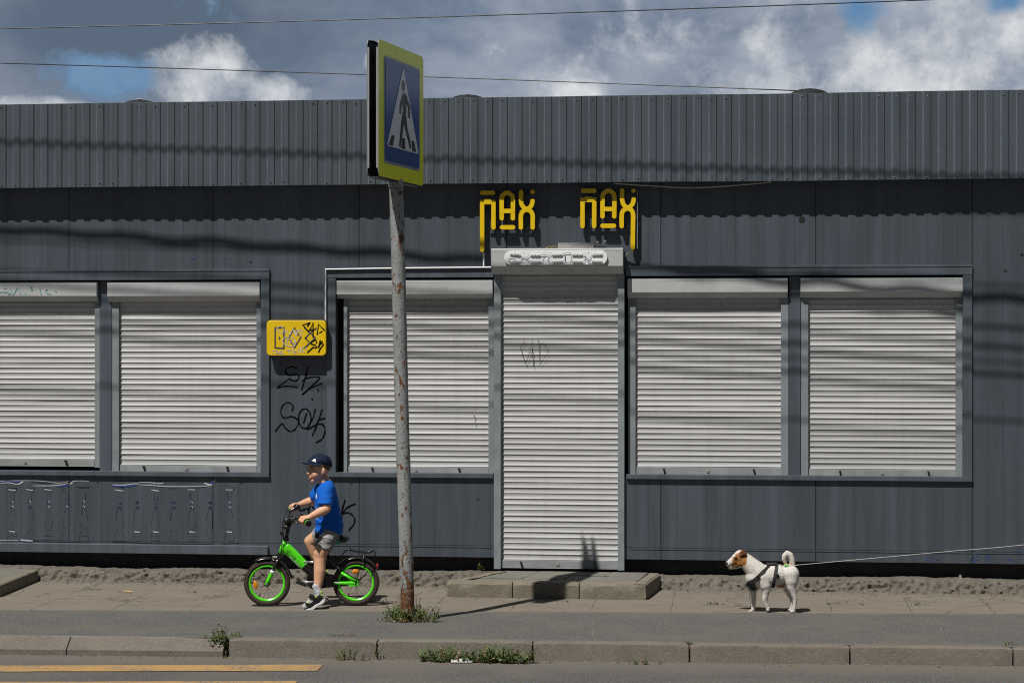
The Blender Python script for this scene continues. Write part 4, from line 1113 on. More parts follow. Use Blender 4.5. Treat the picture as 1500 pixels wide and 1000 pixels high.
weed(G(1030, 885.5), .03, .01, .02, 6, 'flat dry weed in the slab joint left of the dog', .8, .014)
weed(G(550, 882), .05, .03, .06, 9, 'thin weed on paving beside the rear bicycle wheel', .3, .02)
weed(G(284, 868), .06, .03, .025, 8, 'flat little weed on paving ahead of the front bicycle wheel', .1, .018)
weed(G(140, 864), .06, .03, .03, 7, 'low weed at the ledge foot near the left step', .3, .016)
weed(W(704, 834, -.06), .015, .015, .075, 3, 'two leafed green seedling beside the door shutter on the step', 0, .055)
weed(G(823, 881), .06, .02, .03, 7, 'scattered tiny weeds on paving in front of the door step', .2, .013)

# ================================================================== GRIT
m = MB(); rnd = random.Random(5)
def grain(c, r):
    P = [V((rnd.gauss(0, 1), rnd.gauss(0, 1), rnd.gauss(0, .7))).normalized()*r*rnd.uniform(.6, 1.2) for _ in range(2)]
    a = rnd.uniform(0, 6.28); q = [c+V((r*math.cos(a+k*2.094+rnd.uniform(-.3, .3)), r*math.sin(a+k*2.094), -.001)) for k in range(3)]
    m.add(q+[c+V((P[0].x*.3, P[0].y*.3, r*rnd.uniform(.5, 1.1)))], [(0, 1, 3), (1, 2, 3), (2, 0, 3)])
for _ in range(1500):
    x = rnd.uniform(-5, 5); grain(V((x, -.235-abs(rnd.gauss(0, .09)), .0)), rnd.uniform(.002, .009)*(1 if rnd.random() < .93 else 2.2))
for _ in range(900):
    p = kl(rnd.uniform(-2.5, 6.5), .012+abs(rnd.gauss(0, .06)), ROADZ); grain(p, rnd.uniform(.002, .007)*(1 if rnd.random() < .95 else 2))
for _ in range(500):
    p = V((rnd.uniform(-5, 5), rnd.uniform(-1.4, -.25), 0)); grain(p, rnd.uniform(.002, .005))
tag(m.build('gravel', M['stone'], fix=False), kind='stuff')
m = MB()
for _ in range(320):
    k = rnd.random()
    p = V((rnd.uniform(-5, 5), -.24-abs(rnd.gauss(0, .12)), .003)) if k < .6 else kl(rnd.uniform(-2.5, 6.5), .02+abs(rnd.gauss(0, .05)), ROADZ+.003)
    a = rnd.uniform(0, 6.28); l = rnd.uniform(.006, .022); d = V((math.cos(a), math.sin(a), rnd.uniform(0, .25)))*l; s = V((-math.sin(a), math.cos(a), .1))*l*rnd.uniform(.08, .35)
    m.add([p-d, p+s+V((0, 0, .002)), p+d, p-s], [(0, 1, 2, 3)])
tag(m.build('litter', M['leafdry'], fix=False), kind='stuff')
# ================================================================== BICYCLE
CF, CR = G(391.3, 887.3), G(521.5, 886.6)
BU = (CF-CR).normalized(); BN = V((-BU.y, BU.x, 0))
if BN.y > 0: BN = -BN                     # BN: towards the camera (the rider's left)
BO = (CF+CR)/2
def BK(px, py, s=0.0): return PL(px, py, BO+BN*s, BN)
def zA(a, b, s=0.0): return BK(350+a/8.333, 770+b/8.333, s)
def zB(a, b, s=0.0): return BK(470+a/8.333, 770+b/8.333, s)
def zK(a, b, s=0.0): return BK(330+a/3.226, 640+b/3.226, s)
def zH(a, b, s=0.0): return BK(400+a/10.714, 720+b/10.714, s)
def zP(a, b, s=0.0): return BK(430+a/11.11, 770+b/11.11, s)
M['tyre'] = basic('tyre_rubber', (.036, .027, .019), .85, .2, 40, .3)
M['green'] = basic('neon_green_paint', (.085, .66, .012), .28, .04, 6)
M['bblack'] = basic('black_gloss_paint', (.012, .012, .013), .22, .1)
M['chrome'] = basic('chrome', (.62, .62, .62), .18, .05, metal=.9)
M['orange'] = basic('orange_reflector', (.62, .22, .01), .25, .08, 60)
M['teal2'] = basic('teal_saddle', (.01, .28, .16), .45)
bike = thing('bicycle', BO, 'neon green small child bicycle with black mudguards under the boy', 'bicycle')
WR = .168
def arc(c, r, a0, a1, n=20): return [c+(BU*math.cos(R(a0+(a1-a0)*k/n))+UP*math.sin(R(a0+(a1-a0)*k/n)))*r for k in range(n+1)]
def wheel(contact, reflect, steer=0):
    c = V((contact.x, contact.y, WR))
    m = MB(); n = 24
    for k in range(n):
        a = 2*math.pi*k/n; sgn = 1 if k % 2 else -1
        d = BU*math.cos(a)+UP*math.sin(a); tdir = BU*-math.sin(a)+UP*math.cos(a)
        m.tube([c+BN*.022*sgn+tdir*.014*(1 if k % 4 < 2 else -1), c+d*.122], .0011, 5)
    m.tube([c-BN*.036, c+BN*.036], .013, 14); m.tube([c-BN*.024, c-BN*.020], .024, 18); m.tube([c+BN*.020, c+BN*.024], .024, 18); m.tube([c-BN*.052, c+BN*.052], .0048, 10)
    w = m.build('wheel', M['bblack'], bike, smooth=False)
    def lathe(prof):
        rings = []
        for k in range(64):
            a = 2*math.pi*k/64; d = BU*math.cos(a)+UP*math.sin(a)
            rings.append([c+d*r+BN*s for r, s in prof])
        mm = MB(); mm.rings(rings, closed=True); return mm
    tp = [(.1475+.0205*math.cos(t), .0215*math.sin(t)) for t in [2*math.pi*j/14 for j in range(14)]]
    tm = lathe(tp)
    for k in range(90):                                   # tread blocks
        a = 2*math.pi*k/90; d = BU*math.cos(a)+UP*math.sin(a); td = BU*-math.sin(a)+UP*math.cos(a)
        for s in (-.010, .010) if k % 2 else (0, -.016, .016): tm.obox(c+d*(.1675-abs(s)*.28)+BN*s, d*.0014, td*.0035, BN*.0045)
    tm.build('tyre', M['tyre'], w, smooth=False)
    lathe([(.131, -.015), (.131, .015), (.124, .016), (.1165, .010), (.1165, -.010), (.124, -.016)]).build('rim', M['green'], w, smooth=False)
    m = MB(); a, ln = reflect; p = c+(BU*math.cos(R(a))+UP*math.sin(R(a)))*.083+BN*.018
    rd = (BU*math.cos(R(a))+UP*math.sin(R(a))); td = (-BU*math.sin(R(a))+UP*math.cos(R(a)))
    m.ell(p, td*.030, BN*.006, rd*.017, 16, 8); m.build('reflector', M['orange'], w, smooth=True)
    m = MB(); a = R(-58); m.tube([c+(BU*math.cos(a)+UP*math.sin(a))*.117+BN*.0, c+(BU*math.cos(a)+UP*math.sin(a))*.092], .0045, 8); m.build('valve', M['black'], w)
    return c, w
HF, wf = wheel(CF, (-8, 0)); HR, wr = wheel(CR, (88, 0))
# BU points forward (picture left): wheel angles measured from forward
m = MB()
m.tube([zA(562, 172), zA(507, 340)], .0185, 16)
ht_top, ht_bot = zA(562, 172), zA(507, 340)
dn = [zA(560, 255), zA(660, 345), zA(770, 455), zA(850, 520)]
m.tube(catmull(dn, 6), [.040, .039, .037, .034], 20, flat=.55, up=UP)
m.build('frame', M['green'], bike, smooth=True)
m = MB()
m.tube(catmull([zA(800, 480), zA(870, 545), zA(960, 640), zA(1010, 730)], 6), [.038, .036, .034, .030], 18, flat=.56, up=UP)
bb = zP(300, 872)
bb = BK(463, 850.5, 0)
m.tube([bb-BN*.036, bb+BN*.036], .022, 18)
seat_top = zB(160, 215); m.tube([bb, zB(75, 330), zB(110, 262)], .0165, 14); 
m.tube([zB(60, 325), zB(190, 490), zB(250, 560)], [.012, .011, .010], 12)
m.build('rear_frame', M['bblack'], bike, smooth=True)
m = MB(); m.tube([zA(790, 440, .012), zA(925, 440, .012), zA(1010, 440, .01)], .0085, 12); m.build('frame_bar', M['chrome'], bike, smooth=True)
for s in (-1, 1):
    m = MB(); m.tube([zB(250, 560, .0)+BN*.030*s, HR+V((0, 0, .012))+BN*.036*s], [.0095, .012], 10, flat=1.25); m.build('seat_stay', M['green'], bike, smooth=True)
    m = MB(); m.tube([zB(160, 688, 0)+BN*.024*s, zB(300, 690, 0)+BN*.034*s, HR+BN*.038*s], [.009, .012, .015], 10, flat=.6, up=UP)
    m.extrude([HR+BN*.0365*s+BU*x+UP*z for x, z in ((.055, .012), (.01, .032), (-.018, .020), (-.020, -.020), (.048, -.024))], BN*.005*s)
    m.build('chain_stay', M['green'], bike, smooth=False)
# fork
crown = zA(497, 360)
for s in (-1, 1):
    t0 = crown+BN*.034*s+UP*-.01; t1 = t0.lerp(HF, .42)+BN*.012*s; t1 = V((t1.x, t1.y, t1.z))
    e = HF+BN*.040*s
    m = MB(); m.tube([t0, t0.lerp(e, .5)], .0125, 12); m.build('fork_tube', M['bblack'], bike, smooth=True)
    m = MB(); m.tube([t0.lerp(e, .50), t0.lerp(e, .52), t0.lerp(e, .9), e+BU*.006], [.0155, .0165, .0145, .011], 12); m.tube([e-BN*.006*s, e+BN*.006*s], .0155, 14); m.build('fork_leg', M['green'], bike, smooth=True)
    m = MB(); m.tube([t0.lerp(e, .50), t0.lerp(e, .60)], .0170, 12); m.build('fork_band', M['white'], bike, smooth=True)
    m = MB(); m.tube([e, e+BN*.014*s], .0085, 6); m.build('axle_nut', M['chrome'], bike)
m = MB(); m.tube([zA(507, 338), zA(497, 378)], .022, 16); m.obox(crown+UP*-.006, BU*.016, BN*.046, UP*.011)
m.tube([zA(570, 175), zA(578, 140)], .024, 16); m.build('headset', M['bblack'], bike, smooth=False)
# mudguards
def guard(c, a0, a1, r, name):
    m = MB(); pth = arc(c, r, a0, a1, 26); rg = []
    for i, p in enumerate(pth):
        d = (p-c).normalized(); k = 1-.55*max(0, (i-22)/4)-.4*max(0, (3-i)/3)
        rg.append([p+BN*.029*u*k-d*(.011*u*u)+d*q for u, q in [(u/4, .0014) for u in range(-4, 5)]+[(u/4, -.0014) for u in range(4, -5, -1)]])
    m.rings(rg); return m.build(name, M['bblack'], bike, smooth=True)
guard(HF, 108, -4+180-4, .186, 'mudguard') if False else None
guard(HF, 100, 62, .188, 'mudguard'); guard(HF, 100, 168, .186, 'mudguard')
guard(HR, 40, 152, .190, 'mudguard')
m = MB()
for s in (-1, 1):
    m.tube([HR+BN*.042*s, zB(485, 470)+BN*.036*s, zB(545, 325)+BN*.04*s], .0036, 8); m.tube([HR+BN*.042*s, HR+(BU*math.cos(R(140))+UP*math.sin(R(140)))*.186+BN*.026*s], .0026, 6)
    m.tube([zB(255, 362)+BN*.02*s, zB(292, 308)+BN*.035*s, zB(350, 300)+BN*.04*s, zB(500, 316)+BN*.04*s, zB(600, 322)+BN*.04*s, zB(650, 298)+BN*.03*s, zB(664, 318)+BN*.022*s, zB(660, 362)+BN*.018*s], .0038, 8)
    m.tube([zB(545, 395)+BN*.02*s, zB(505, 330)+BN*.04*s], .003, 6)
for a in (350, 420, 490, 560, 610): m.tube([zB(a, 308)-BN*.042, zB(a, 308)+BN*.042], .003, 6)
m.tube(catmull([zB(358, 262, .02), zB(395, 312, .03), zB(480, 318, .03)], 4), .003, 6); m.tube(catmull([zB(358, 262, -.02), zB(395, 312, -.03), zB(480, 318, -.03)], 4), .003, 6); m.tube([zB(358, 262, -.02), zB(358, 262, .02)], .003, 6)
m.build('luggage_rack', M['bblack'], bike, smooth=True)
m = MB(); m.ell(zB(690, 490, 0), BU*.008, BN*.018, UP*.022, 12, 8); m.build('rear_reflector', basic('red_reflector', (.30, .012, .010), .3), bike, smooth=True)
# saddle
m = MB(); sc_ = zB(245, 165)
m.ell(zB(262, 158), BU*.050, BN*.068, UP*.030, 20, 12); m.ell(zB(120, 165), BU*.085, BN*.028, UP*.022, 18, 10)
m.build('saddle', M['black'], bike, remesh=.005)
m = MB()
for s in (-1, 1): m.ell(zB(215, 172)+BN*.045*s, BU*.045+UP*-.012, BN*.014, UP*.024+BU*.006, 14, 8)
m.build('saddle_side', M['teal2'], bike, smooth=True)
# cranks, pedals, chain guard
m = MB(); c = bb-BN*.042; m.tube([c, c+BN*.012], .072, 32)
pts = []
for k in range(24): a = R(90+180*k/23); pts.append(bb-BU*math.cos(a)*0.052*-1+UP*math.sin(a)*.052)
hull = [bb-BN*.044+(BU*math.cos(R(a))*.062+UP*math.sin(R(a))*.062) for a in range(-90, 100, 12)]+[HR-BN*.044+UP*.030+BU*.03, HR-BN*.044+BU*.02+UP*-.022]
m.extrude(hull, BN*.008); m.build('chain_guard', M['bblack'], bike, bevel=.003)
def pedal(s, d):
    m = MB(); c0 = bb+BN*s*.052; c1 = c0+d*.098+BN*s*.012
    m.tube([c0, c1], [.0095, .0085], 10, flat=.6); m.build('crank', M['grey'], bike, smooth=True)
    m = MB(); pc = c1+BN*s*.045; m.tube([c1, pc+BN*s*.035], .006, 8)
    tl = (BU*.94+UP*.34).normalized() if s > 0 else (BU*.97-UP*.2).normalized(); tu = V((0, 0, 1))-tl*tl.z; tu.normalize()
    for q in (-1, 1): m.obox(pc+tl*.030*q, tl*.006, BN*.036, tu*.011)
    for q in (-1, 0, 1): m.obox(pc+BN*.034*q, tl*.03, BN*.005, tu*.009)
    m.build('pedal', M['black'], bike, bevel=.002, seg=1); return pc
pn = pedal(1, BU*.999+UP*-.02); pf = pedal(-1, BU*-.98+UP*.12)
# handlebar
GN0, GN1 = zK(352, 386, .13), zK(394, 408, .235)      # near grip inner / outer
GF0, GF1 = zK(336, 330, -.12), zK(308, 337, -.21)     # far grip inner / outer
st0, st1 = zA(578, 145), zH(262, 470, 0)
m = MB()
m.tube([st0, zH(225, 640, 0), st1], [.0145, .0135, .0135], 12)
kn = zH(330, 440, .075); kf = zH(255, 330, -.075)
m.tube(catmull([zH(240, 560, .0), zH(285, 500, .035), kn, zH(372, 405, .10), GN0, GN1], 6), .0108, 12)
m.tube(catmull([zH(238, 555, .0), zH(225, 440, -.035), kf, zH(270, 300, -.10), GF0, GF1], 6), .0108, 12)
m.tube([kn, kf], .0085, 10)
m.build('handlebar', M['bblack'], bike, smooth=True)
for a, b in ((GN0, GN1), (GF0, GF1)):
    m = MB(); d = (b-a).normalized(); m.tube([a, b+d*.004], .0165, 14); m.tube([b-d*.012, b+d*.006], .0215, 16); m.tube([a, a+d*.006], .021, 16)
    g_ = m.build('grip', M['black'], bike, smooth=False)
    m = MB(); m.tube([b-d*.018, b-d*.0125], .0222, 16); m.build('grip_ring', M['green'], g_)
    m = MB(); m.tube([a-d*.004, a-d*.03], .016, 12); w_ = (GN0-zH(225, 640, 0)).normalized()
    m.tube([a-d*.02, a-d*.02+BU*.03-UP*.010, a+d*.06+BU*.045-UP*.022], .0045, 8); m.build('brake_lever', M['black'], bike, smooth=True)
m = MB(); m.ell(zH(222, 452, .02), BU*.030, BN*.034, UP*.032, 16, 10); m.build('front_lamp', M['black'], bike, smooth=True)
m = MB(); m.ell(zH(210, 450, .045), BU*.014, BN*.008, UP*.014, 12, 8); m.build('lamp_face', M['glyph'], bike, smooth=True)
m = MB(); m.ell(zH(215, 550, .02), BU*.026, BN*.026, UP*.020, 14, 8); m.ell(zH(165, 555, .01), BU*.012, BN*.014, UP*.012, 10, 8); m.build('bell', M['black'], bike, smooth=True)
m = MB(); m.tube(catmull([zH(165, 705, .02), zH(145, 660, .025), zH(130, 625, .025), zH(118, 650, .025), zH(128, 680, .025)], 4), .0055, 8); m.build('hook', M['black'], bike, smooth=True)
m = MB()
for p in ([GN0, zH(300, 420, .11), zH(170, 430, .10), zH(150, 560, .06), zA(520, 250, .03)], [GF0, zH(190, 330, -.08), zH(150, 470, -.03), zH(170, 620, .02), zA(505, 380, .03)]):
    m.tube(catmull(p, 8), .0026, 6)
m.build('brake_cable', M['black'], bike, smooth=True)
m = MB(); m.obox(zA(445, 378, .0), BU*.020, BN*.014, UP*.006); m.tube([zA(425, 372, .01), zA(480, 385, .02)], .005, 8); m.build('brake_caliper', M['grey'], bike)
# lettering on the main tube: blocky bars
tdir = (zA(770, 455)-zA(600, 285)).normalized(); tup = BN.cross(tdir).normalized()
if tup.z < 0: tup = -tup
m = MB()
def glyph(i, bars):
    o = zA(590, 300)+BN*.0228+tdir*(.0148*i)
    for (a, b, c_, d) in bars:
        p, q = o+tdir*a*.011+tup*(b-.5)*.024, o+tdir*c_*.011+tup*(d-.5)*.024
        m.ribbon([p, q], .0042, BN)
H_ = [(0, 0, 0, 1), (1, 0, 1, 1), (0, .5, 1, .5)]; E_ = [(0, 0, 0, 1), (0, 1, .9, 1), (0, .5, .8, .5), (0, 0, .9, 0)]; I_ = [(.5, 0, .5, 1)]; A_ = [(0, 0, .5, 1), (.5, 1, 1, 0), (.2, .35, .8, .35)]
for i, gl in enumerate((H_, E_, I_, I_, I_, A_)): glyph(i+(0 if i < 2 else -.05), gl)
for k, v in enumerate(m.v): m.v[k] = v+BN*.00002*(k % 7)
fr0 = [o for o in bike.children if o.name == 'frame'][0]
dg = bpy.context.evaluated_depsgraph_get()
fb = BVHTree.FromPolygons([v.co+BO for v in fr0.data.vertices], [list(p.vertices) for p in fr0.data.polygons])
def stick(mb, e):
    for k, v in enumerate(mb.v):
        h = fb.ray_cast(v+BN*.2, -BN)
        if h[0] is not None: mb.v[k] = h[0]+BN*(e+.00003*(k//4))
stick(m, .0009); m.build('lettering', M['black'], fr0, fix=False)
m = MB()
p0, p1 = zA(615, 372, .02), zA(742, 497, .02); q = [p0.lerp(p1, k/12) for k in range(13)]
m.ribbon(q, .006, BN); stick(m, .0008); m.build('stripe', M['white'], fr0, fix=False)
m = MB(); m.ribbon([zB(165, 686, .06), zB(240, 688, .06)], .006, BN); m.ribbon([zB(195, 490, .03), zB(232, 528, .03)], .006, BN); m.build('stay_sticker', M['white'], bike, fix=False)

# ================================================================== BOY
M['skin'] = None
def skin_mat():
    t = NT('skin'); n = t.noise(45, 4); n2 = t.noise(9, 3)
    c = t.mix(n, (.54, .29, .175), (.62, .35, .22)); c = t.mix(t.math('MULTIPLY', t.ramp(n2, [(.45, 0.), (.75, 1.)]), .35), c, (.58, .27, .165))
    m_ = t.done(c, .5, t.bump(n, .08, .003)); t.b.inputs['Subsurface Weight'].default_value = .12; t.b.inputs['Subsurface Radius'].default_value = (.012, .004, .002); t.b.inputs['Subsurface Scale'].default_value = .6
    return m_
M['skin'] = skin_mat()
def cloth(name, a, b, sc_=6, fine=320):
    t = NT(name); c = t.mix(t.noise(sc_, 4), a, b); c = t.mix(.12, c, t.ramp(t.noise(fine, 2), [(.3, tuple(x*.5 for x in a)), (.7, b)]))
    return t.done(c, .85, t.bump(t.noise(22, 4, .6, t.map((1, 1, 1.6))), .8, .016), spec=.2)
M['shirt'] = cloth('blue_tshirt', (.003, .095, .47), (.006, .125, .57))
M['shorts'] = None
def camo():
    t = NT('grey_camo'); n = t.noise(16, 3, .5, t.map((1, 1, 2.2)), 1.2)
    c = t.ramp(n, [(.36, (.12, .115, .12)), (.42, (.20, .195, .20)), (.52, (.20, .195, .20)), (.58, (.29, .285, .285))])
    return t.done(c, .9, t.bump(t.noise(30, 4), .5, .008), spec=.2)
M['shorts'] = camo()
M['navy'] = cloth('navy_cap', (.006, .012, .035), (.010, .018, .048))
M['sock'] = cloth('grey_sock', (.34, .36, .38), (.46, .48, .50), 20)
M['sole'] = basic('white_sole', (.70, .70, .72), .5, .1, 30)
M['neon'] = basic('neon_yellow', (.50, .62, .02), .5)
M['hair'] = basic('fair_hair', (.12, .075, .04), .7, .3, 150, .4)
M['lip'] = basic('lip', (.44, .17, .12), .45); M['mouth'] = basic('mouth_dark', (.07, .02, .015), .6); M['eyew'] = basic('eye_white', (.55, .52, .48), .25); M['iris'] = basic('iris', (.03, .02, .015), .2); M['brow'] = basic('eyebrow', (.22, .12, .07), .7)
boyp = G(452, 893)
boy = thing('person', V((boyp.x, boyp.y, 0)), 'boy in blue t-shirt and navy cap standing astride a green bicycle', 'person')
def shell(rows, n=28, pw=2.4):
    """stack of super-elliptic rings; row = (front px zoom, back, y, half width, s offset)"""
    rg = []
    for xf, xb, y, hw, so, *yb in rows:
        a, b = zK(xf, y, so), zK(xb, yb[0] if yb else y, so); c = (a+b)/2; u = (a-b)/2; w = BN*hw
        r = []
        for k in range(n):
            t = 2*math.pi*k/n; ct, st_ = math.cos(t), math.sin(t)
            r.append(c+u*(abs(ct)**(2/pw)*(1 if ct > 0 else -1))+w*(abs(st_)**(2/pw)*(1 if st_ > 0 else -1)))
        rg.append(r)
    return rg
HC = zK(441, 150, 0)
hf = (BU*math.cos(R(27))+BN*math.sin(R(27))+UP*-.02).normalized(); hl = (BN*math.cos(R(27))-BU*math.sin(R(27))); hl = (hl-hf*hl.dot(hf)).normalized(); hu = hl.cross(hf)
if hu.z < 0: hu = -hu
def H(f, l, u): return HC+hf*f+hl*l+hu*u
def hell(mb, c, r, n=20, k=12): mb.ell(H(*c), hf*r[0], hl*r[1], hu*r[2], n, k)
b = MB()
hell(b, (-.010, 0, .020), (.082, .068, .078)); hell(b, (.020, 0, -.028), (.054, .054, .062)); hell(b, (.047, 0, -.082), (.022, .024, .018))
for s in (-1, 1):
    hell(b, (.037, .029*s, -.038), (.031, .028, .031)); hell(b, (-.008, .070*s, -.016), (.017, .010, .026)); hell(b, (-.004, .064*s, -.026), (.012, .010, .018))
hell(b, (.056, 0, .014), (.020, .042, .014)); hell(b, (.069, 0, -.058), (.012, .018, .016))
b.cap(H(.070, 0, -.006), .0070, H(.0845, 0, -.029), .0092); 
for s in (-1, 1): b.ball(H(.079, .008*s, -.0315), .0058)
b.tube([H(-.012, 0, -.05), zK(474, 215, 0), zK(476, 250, 0)], [.042, .043, .055], 16)
b.rings(shell([(445, 498, 236, .075, 0), (436, 515, 265, .095, 0), (434, 522, 320, .095, 0), (437, 530, 400, .09, 0), (442, 532, 455, .085, 0)], 20))
# arms
SHn, ELn, WRn = zK(479, 246, .118), zK(478, 340, .175), zK(398, 378, .19)
SHf, ELf, WRf = zK(452, 246, -.115), zK(418, 298, -.165), zK(350, 318, -.18)
b.chain([(SHn, .042), (SHn.lerp(ELn, .55), .036), (ELn, .031)]); b.chain([(ELn, .031), (ELn.lerp(WRn, .3), .0345), (ELn.lerp(WRn, .72), .027), (WRn, .021)])
b.chain([(SHf, .042), (SHf.lerp(ELf, .55), .037), (ELf, .033)]); b.chain([(ELf, .033), (ELf.lerp(WRf, .35), .032), (ELf.lerp(WRf, .75), .025), (WRf, .020)])
def hand(i0, i1, wrist, inward):
    a = (i1-i0).normalized(); ctr = i0.lerp(i1, .46)
    e1 = (wrist-ctr); e1 = (e1-a*e1.dot(a)).normalized(); e2 = a.cross(e1)
    if e2.z < 0: e2 = -e2
    # palm
    for o in (-.022, -.008, .008, .022):
        b.cap(wrist+a*o*.35, .0165, ctr+a*o+e2*.020+e1*.014, .0112, 10)
    for o, L in ((-.026, .92), (-.009, 1.0), (.008, .96), (.024, .84)):
        k0 = ctr+a*o+e2*.0215+e1*.008; k1 = ctr+a*o*1.06+e2*.019-e1*.016*L; k2 = ctr+a*o*1.08-e2*.004-e1*.0245*L; k3 = ctr+a*o*1.05-e2*.021*L-e1*.012
        b.chain([(k0, .0088), (k1, .0078), (k2, .0072), (k3, .0064)], 10)
    t0 = wrist.lerp(ctr, .45)+a*-.02*1; t1 = ctr-a*.034+e1*.020-e2*.004; t2 = ctr-a*.030-e2*.022+e1*.004; t3 = ctr-a*.024-e2*.024-e1*.012
    b.chain([(t0, .013), (t1, .0095), (t2, .0082), (t3, .007)], 10)
hand(GN0, GN1, WRn, 1); hand(GF0, GF1, WRf, -1)
# legs
HPn, KNn, CAn, ANn = zK(494, 455, .062), zK(448, 568, .098), zK(446, 632, .120), zP(392, 985, .150)
ANn = BK(464.5, 862, .152)
b.chain([(HPn-UP*.01, .056), (zK(472, 505, .08), .056), (KNn+UP*.03, .049), (KNn, .046), (zK(446, 600, .11), .0425), (CAn, .043), (zK(441, 680, .135), .034), (ANn, .0275)], 16)
b.ball(zK(433, 566, .098), .031)
HPf, KNf = zK(470, 452, -.065), zK(402, 492, -.092)
ANf = BK(471, 836, -.105)
b.chain([(HPf, .056), (HPf.lerp(KNf, .6), .054), (KNf, .046), (KNf.lerp(ANf, .35), .044), (KNf.lerp(ANf, .75), .033), (ANf, .027)], 16)
# feet inside socks
def foot(an, hl_, toe, w=1.0):
    b.chain([(an, .027), (hl_, .026)]); b.chain([(hl_, .026), (hl_.lerp(toe, .5)+UP*.008, .026), (toe, .021)])
s_of = zf = lambda a, b_, s=.165: BK(430+a/16.67, 840+b_/16.67, s)
hln, ton = zf(640, 585), zf(290, 800)
foot(ANn, hln, ton)
hlf, tof = BK(474, 845, -.115), BK(455, 853, -.115)
foot(ANf, hlf, tof)
body = b.build('body', M['skin'], boy, remesh=.0033, iters=5)
# shirt
b2 = MB()
b2.rings(shell([(449, 493, 221, .047, 0, 201), (444, 505, 230, .082, 0, 210), (434, 517, 244, .118, 0, 234), (427, 525, 265, .124, 0), (424, 534, 300, .122, 0), (425, 545, 350, .120, 0), (427, 554, 390, .122, 0), (427, 557, 425, .127, 0), (428, 555, 458, .131, 0)], 32))
d = (ELn-SHn).normalized(); e = zK(474, 322, .155)
b2.chain([(SHn, .050), (SHn.lerp(e, .3), .053)]); b2.tube([SHn, SHn.lerp(e, .5), e], [.049, .054, .057], 20)
ef = zK(427, 287, -.150); b2.chain([(SHf, .050), (SHf.lerp(ef, .3), .052)]); b2.tube([SHf, SHf.lerp(ef, .5), ef], [.049, .052, .054], 20)
shirt = b2.build('tshirt', M['shirt'], boy, remesh=.005, iters=3)
off = origin(shirt)
me = shirt.data; me.update()
for v in me.vertices:
    p = v.co+off; k = min(1, max(0, (zK(450, 300).z-p.z)/.12))
    q = V((p.x*9, p.y*9, p.z*24+p.x*10))
    v.co += v.normal*(.010*k*noise.noise(q)+.004*noise.noise(V((p.x*20-p.z*14, p.y*14, p.z*30+p.x*12)))*(.35+k)+.004*noise.noise(p*16+V((3, 1, 5)))*(.5+k)+.002)
bv = BVHTree.FromPolygons([v.co+off for v in me.vertices], [list(p.vertices) for p in me.polygons])
def onto(mb, dirn, e=.0016, tree=None):
    for k, v in enumerate(mb.v):
        h = (tree or bv).ray_cast(v+dirn*.25, -dirn)
        if h[0] is not None: mb.v[k] = h[0]+dirn*(e+.00004*(k//4 % 5))
# white print on the chest (seen from the side as broken strokes)
m = MB(); zS = lambda a, b_: BK(440+a/14.29, 700+b_/14.29, .08)
dirn = (BN*.80+BU*.60).normalized()
for st_ in ([(322, 340), (322, 425)], [(340, 335), (338, 420)], [(322, 345), (350, 335)], [(325, 385), (350, 375)], [(358, 345), (352, 420)], [(375, 345), (356, 385), (380, 420)],
            [(318, 600), (330, 650)], [(330, 650), (355, 660)], [(365, 640), (400, 615)], [(355, 840), (395, 850)], [(360, 850), (390, 835)], [(305, 690), (320, 700)]):
    q = [zS(*p) for p in st_]; q = [q[0].lerp(q[1], k/4) for k in range(5)]; m.ribbon(q, .0062, -dirn)
onto(m, dirn); m.build('print', M['white'], shirt, fix=False)
# shorts
b3 = MB()
b3.rings(shell([(436, 543, 432, .108, 0), (434, 547, 455, .114, 0), (436, 545, 475, .110, 0), (450, 530, 495, .08, 0)], 28))
e = zK(461, 531, .088); b3.tube([HPn+UP*.02, HPn.lerp(e, .5), e], [.074, .069, .064], 22, up=BU)
e2 = HPf.lerp(KNf, .62); b3.tube([HPf+UP*.01, HPf.lerp(e2, .5), e2], [.070, .066, .060], 22, up=UP)
shorts = b3.build('shorts', M['shorts'], boy, remesh=.005, iters=3)
off = origin(shorts)
for v in shorts.data.vertices:
    p = v.co+off; v.co += v.normal*(.005*noise.noise(V((p.x*12, p.y*12, p.z*34+p.x*14)))+.003*noise.noise(p*22))
m = MB(); zq = lambda a, b_: zP(a, b_, .14)
tree = BVHTree.FromPolygons([v.co+off for v in shorts.data.vertices], [list(p.vertices) for p in shorts.data.polygons])
q = [zq(425, 135).lerp(zq(645, 190), k/8) for k in range(9)]; m.ribbon(q, .030, -BN); onto(m, BN, .0035, tree)
m.build('pocket_flap', basic('light_grey_cloth', (.40, .395, .40), .9), shorts, fix=False)
m = MB(); m.ell(zH(682, 690, .10), BU*.014, BN*.012, UP*.021, 12, 8); m.tube([zH(700, 610, .10), zH(690, 670, .10)], .008, 8); m.build('drawcord', M['black'], boy, smooth=True)
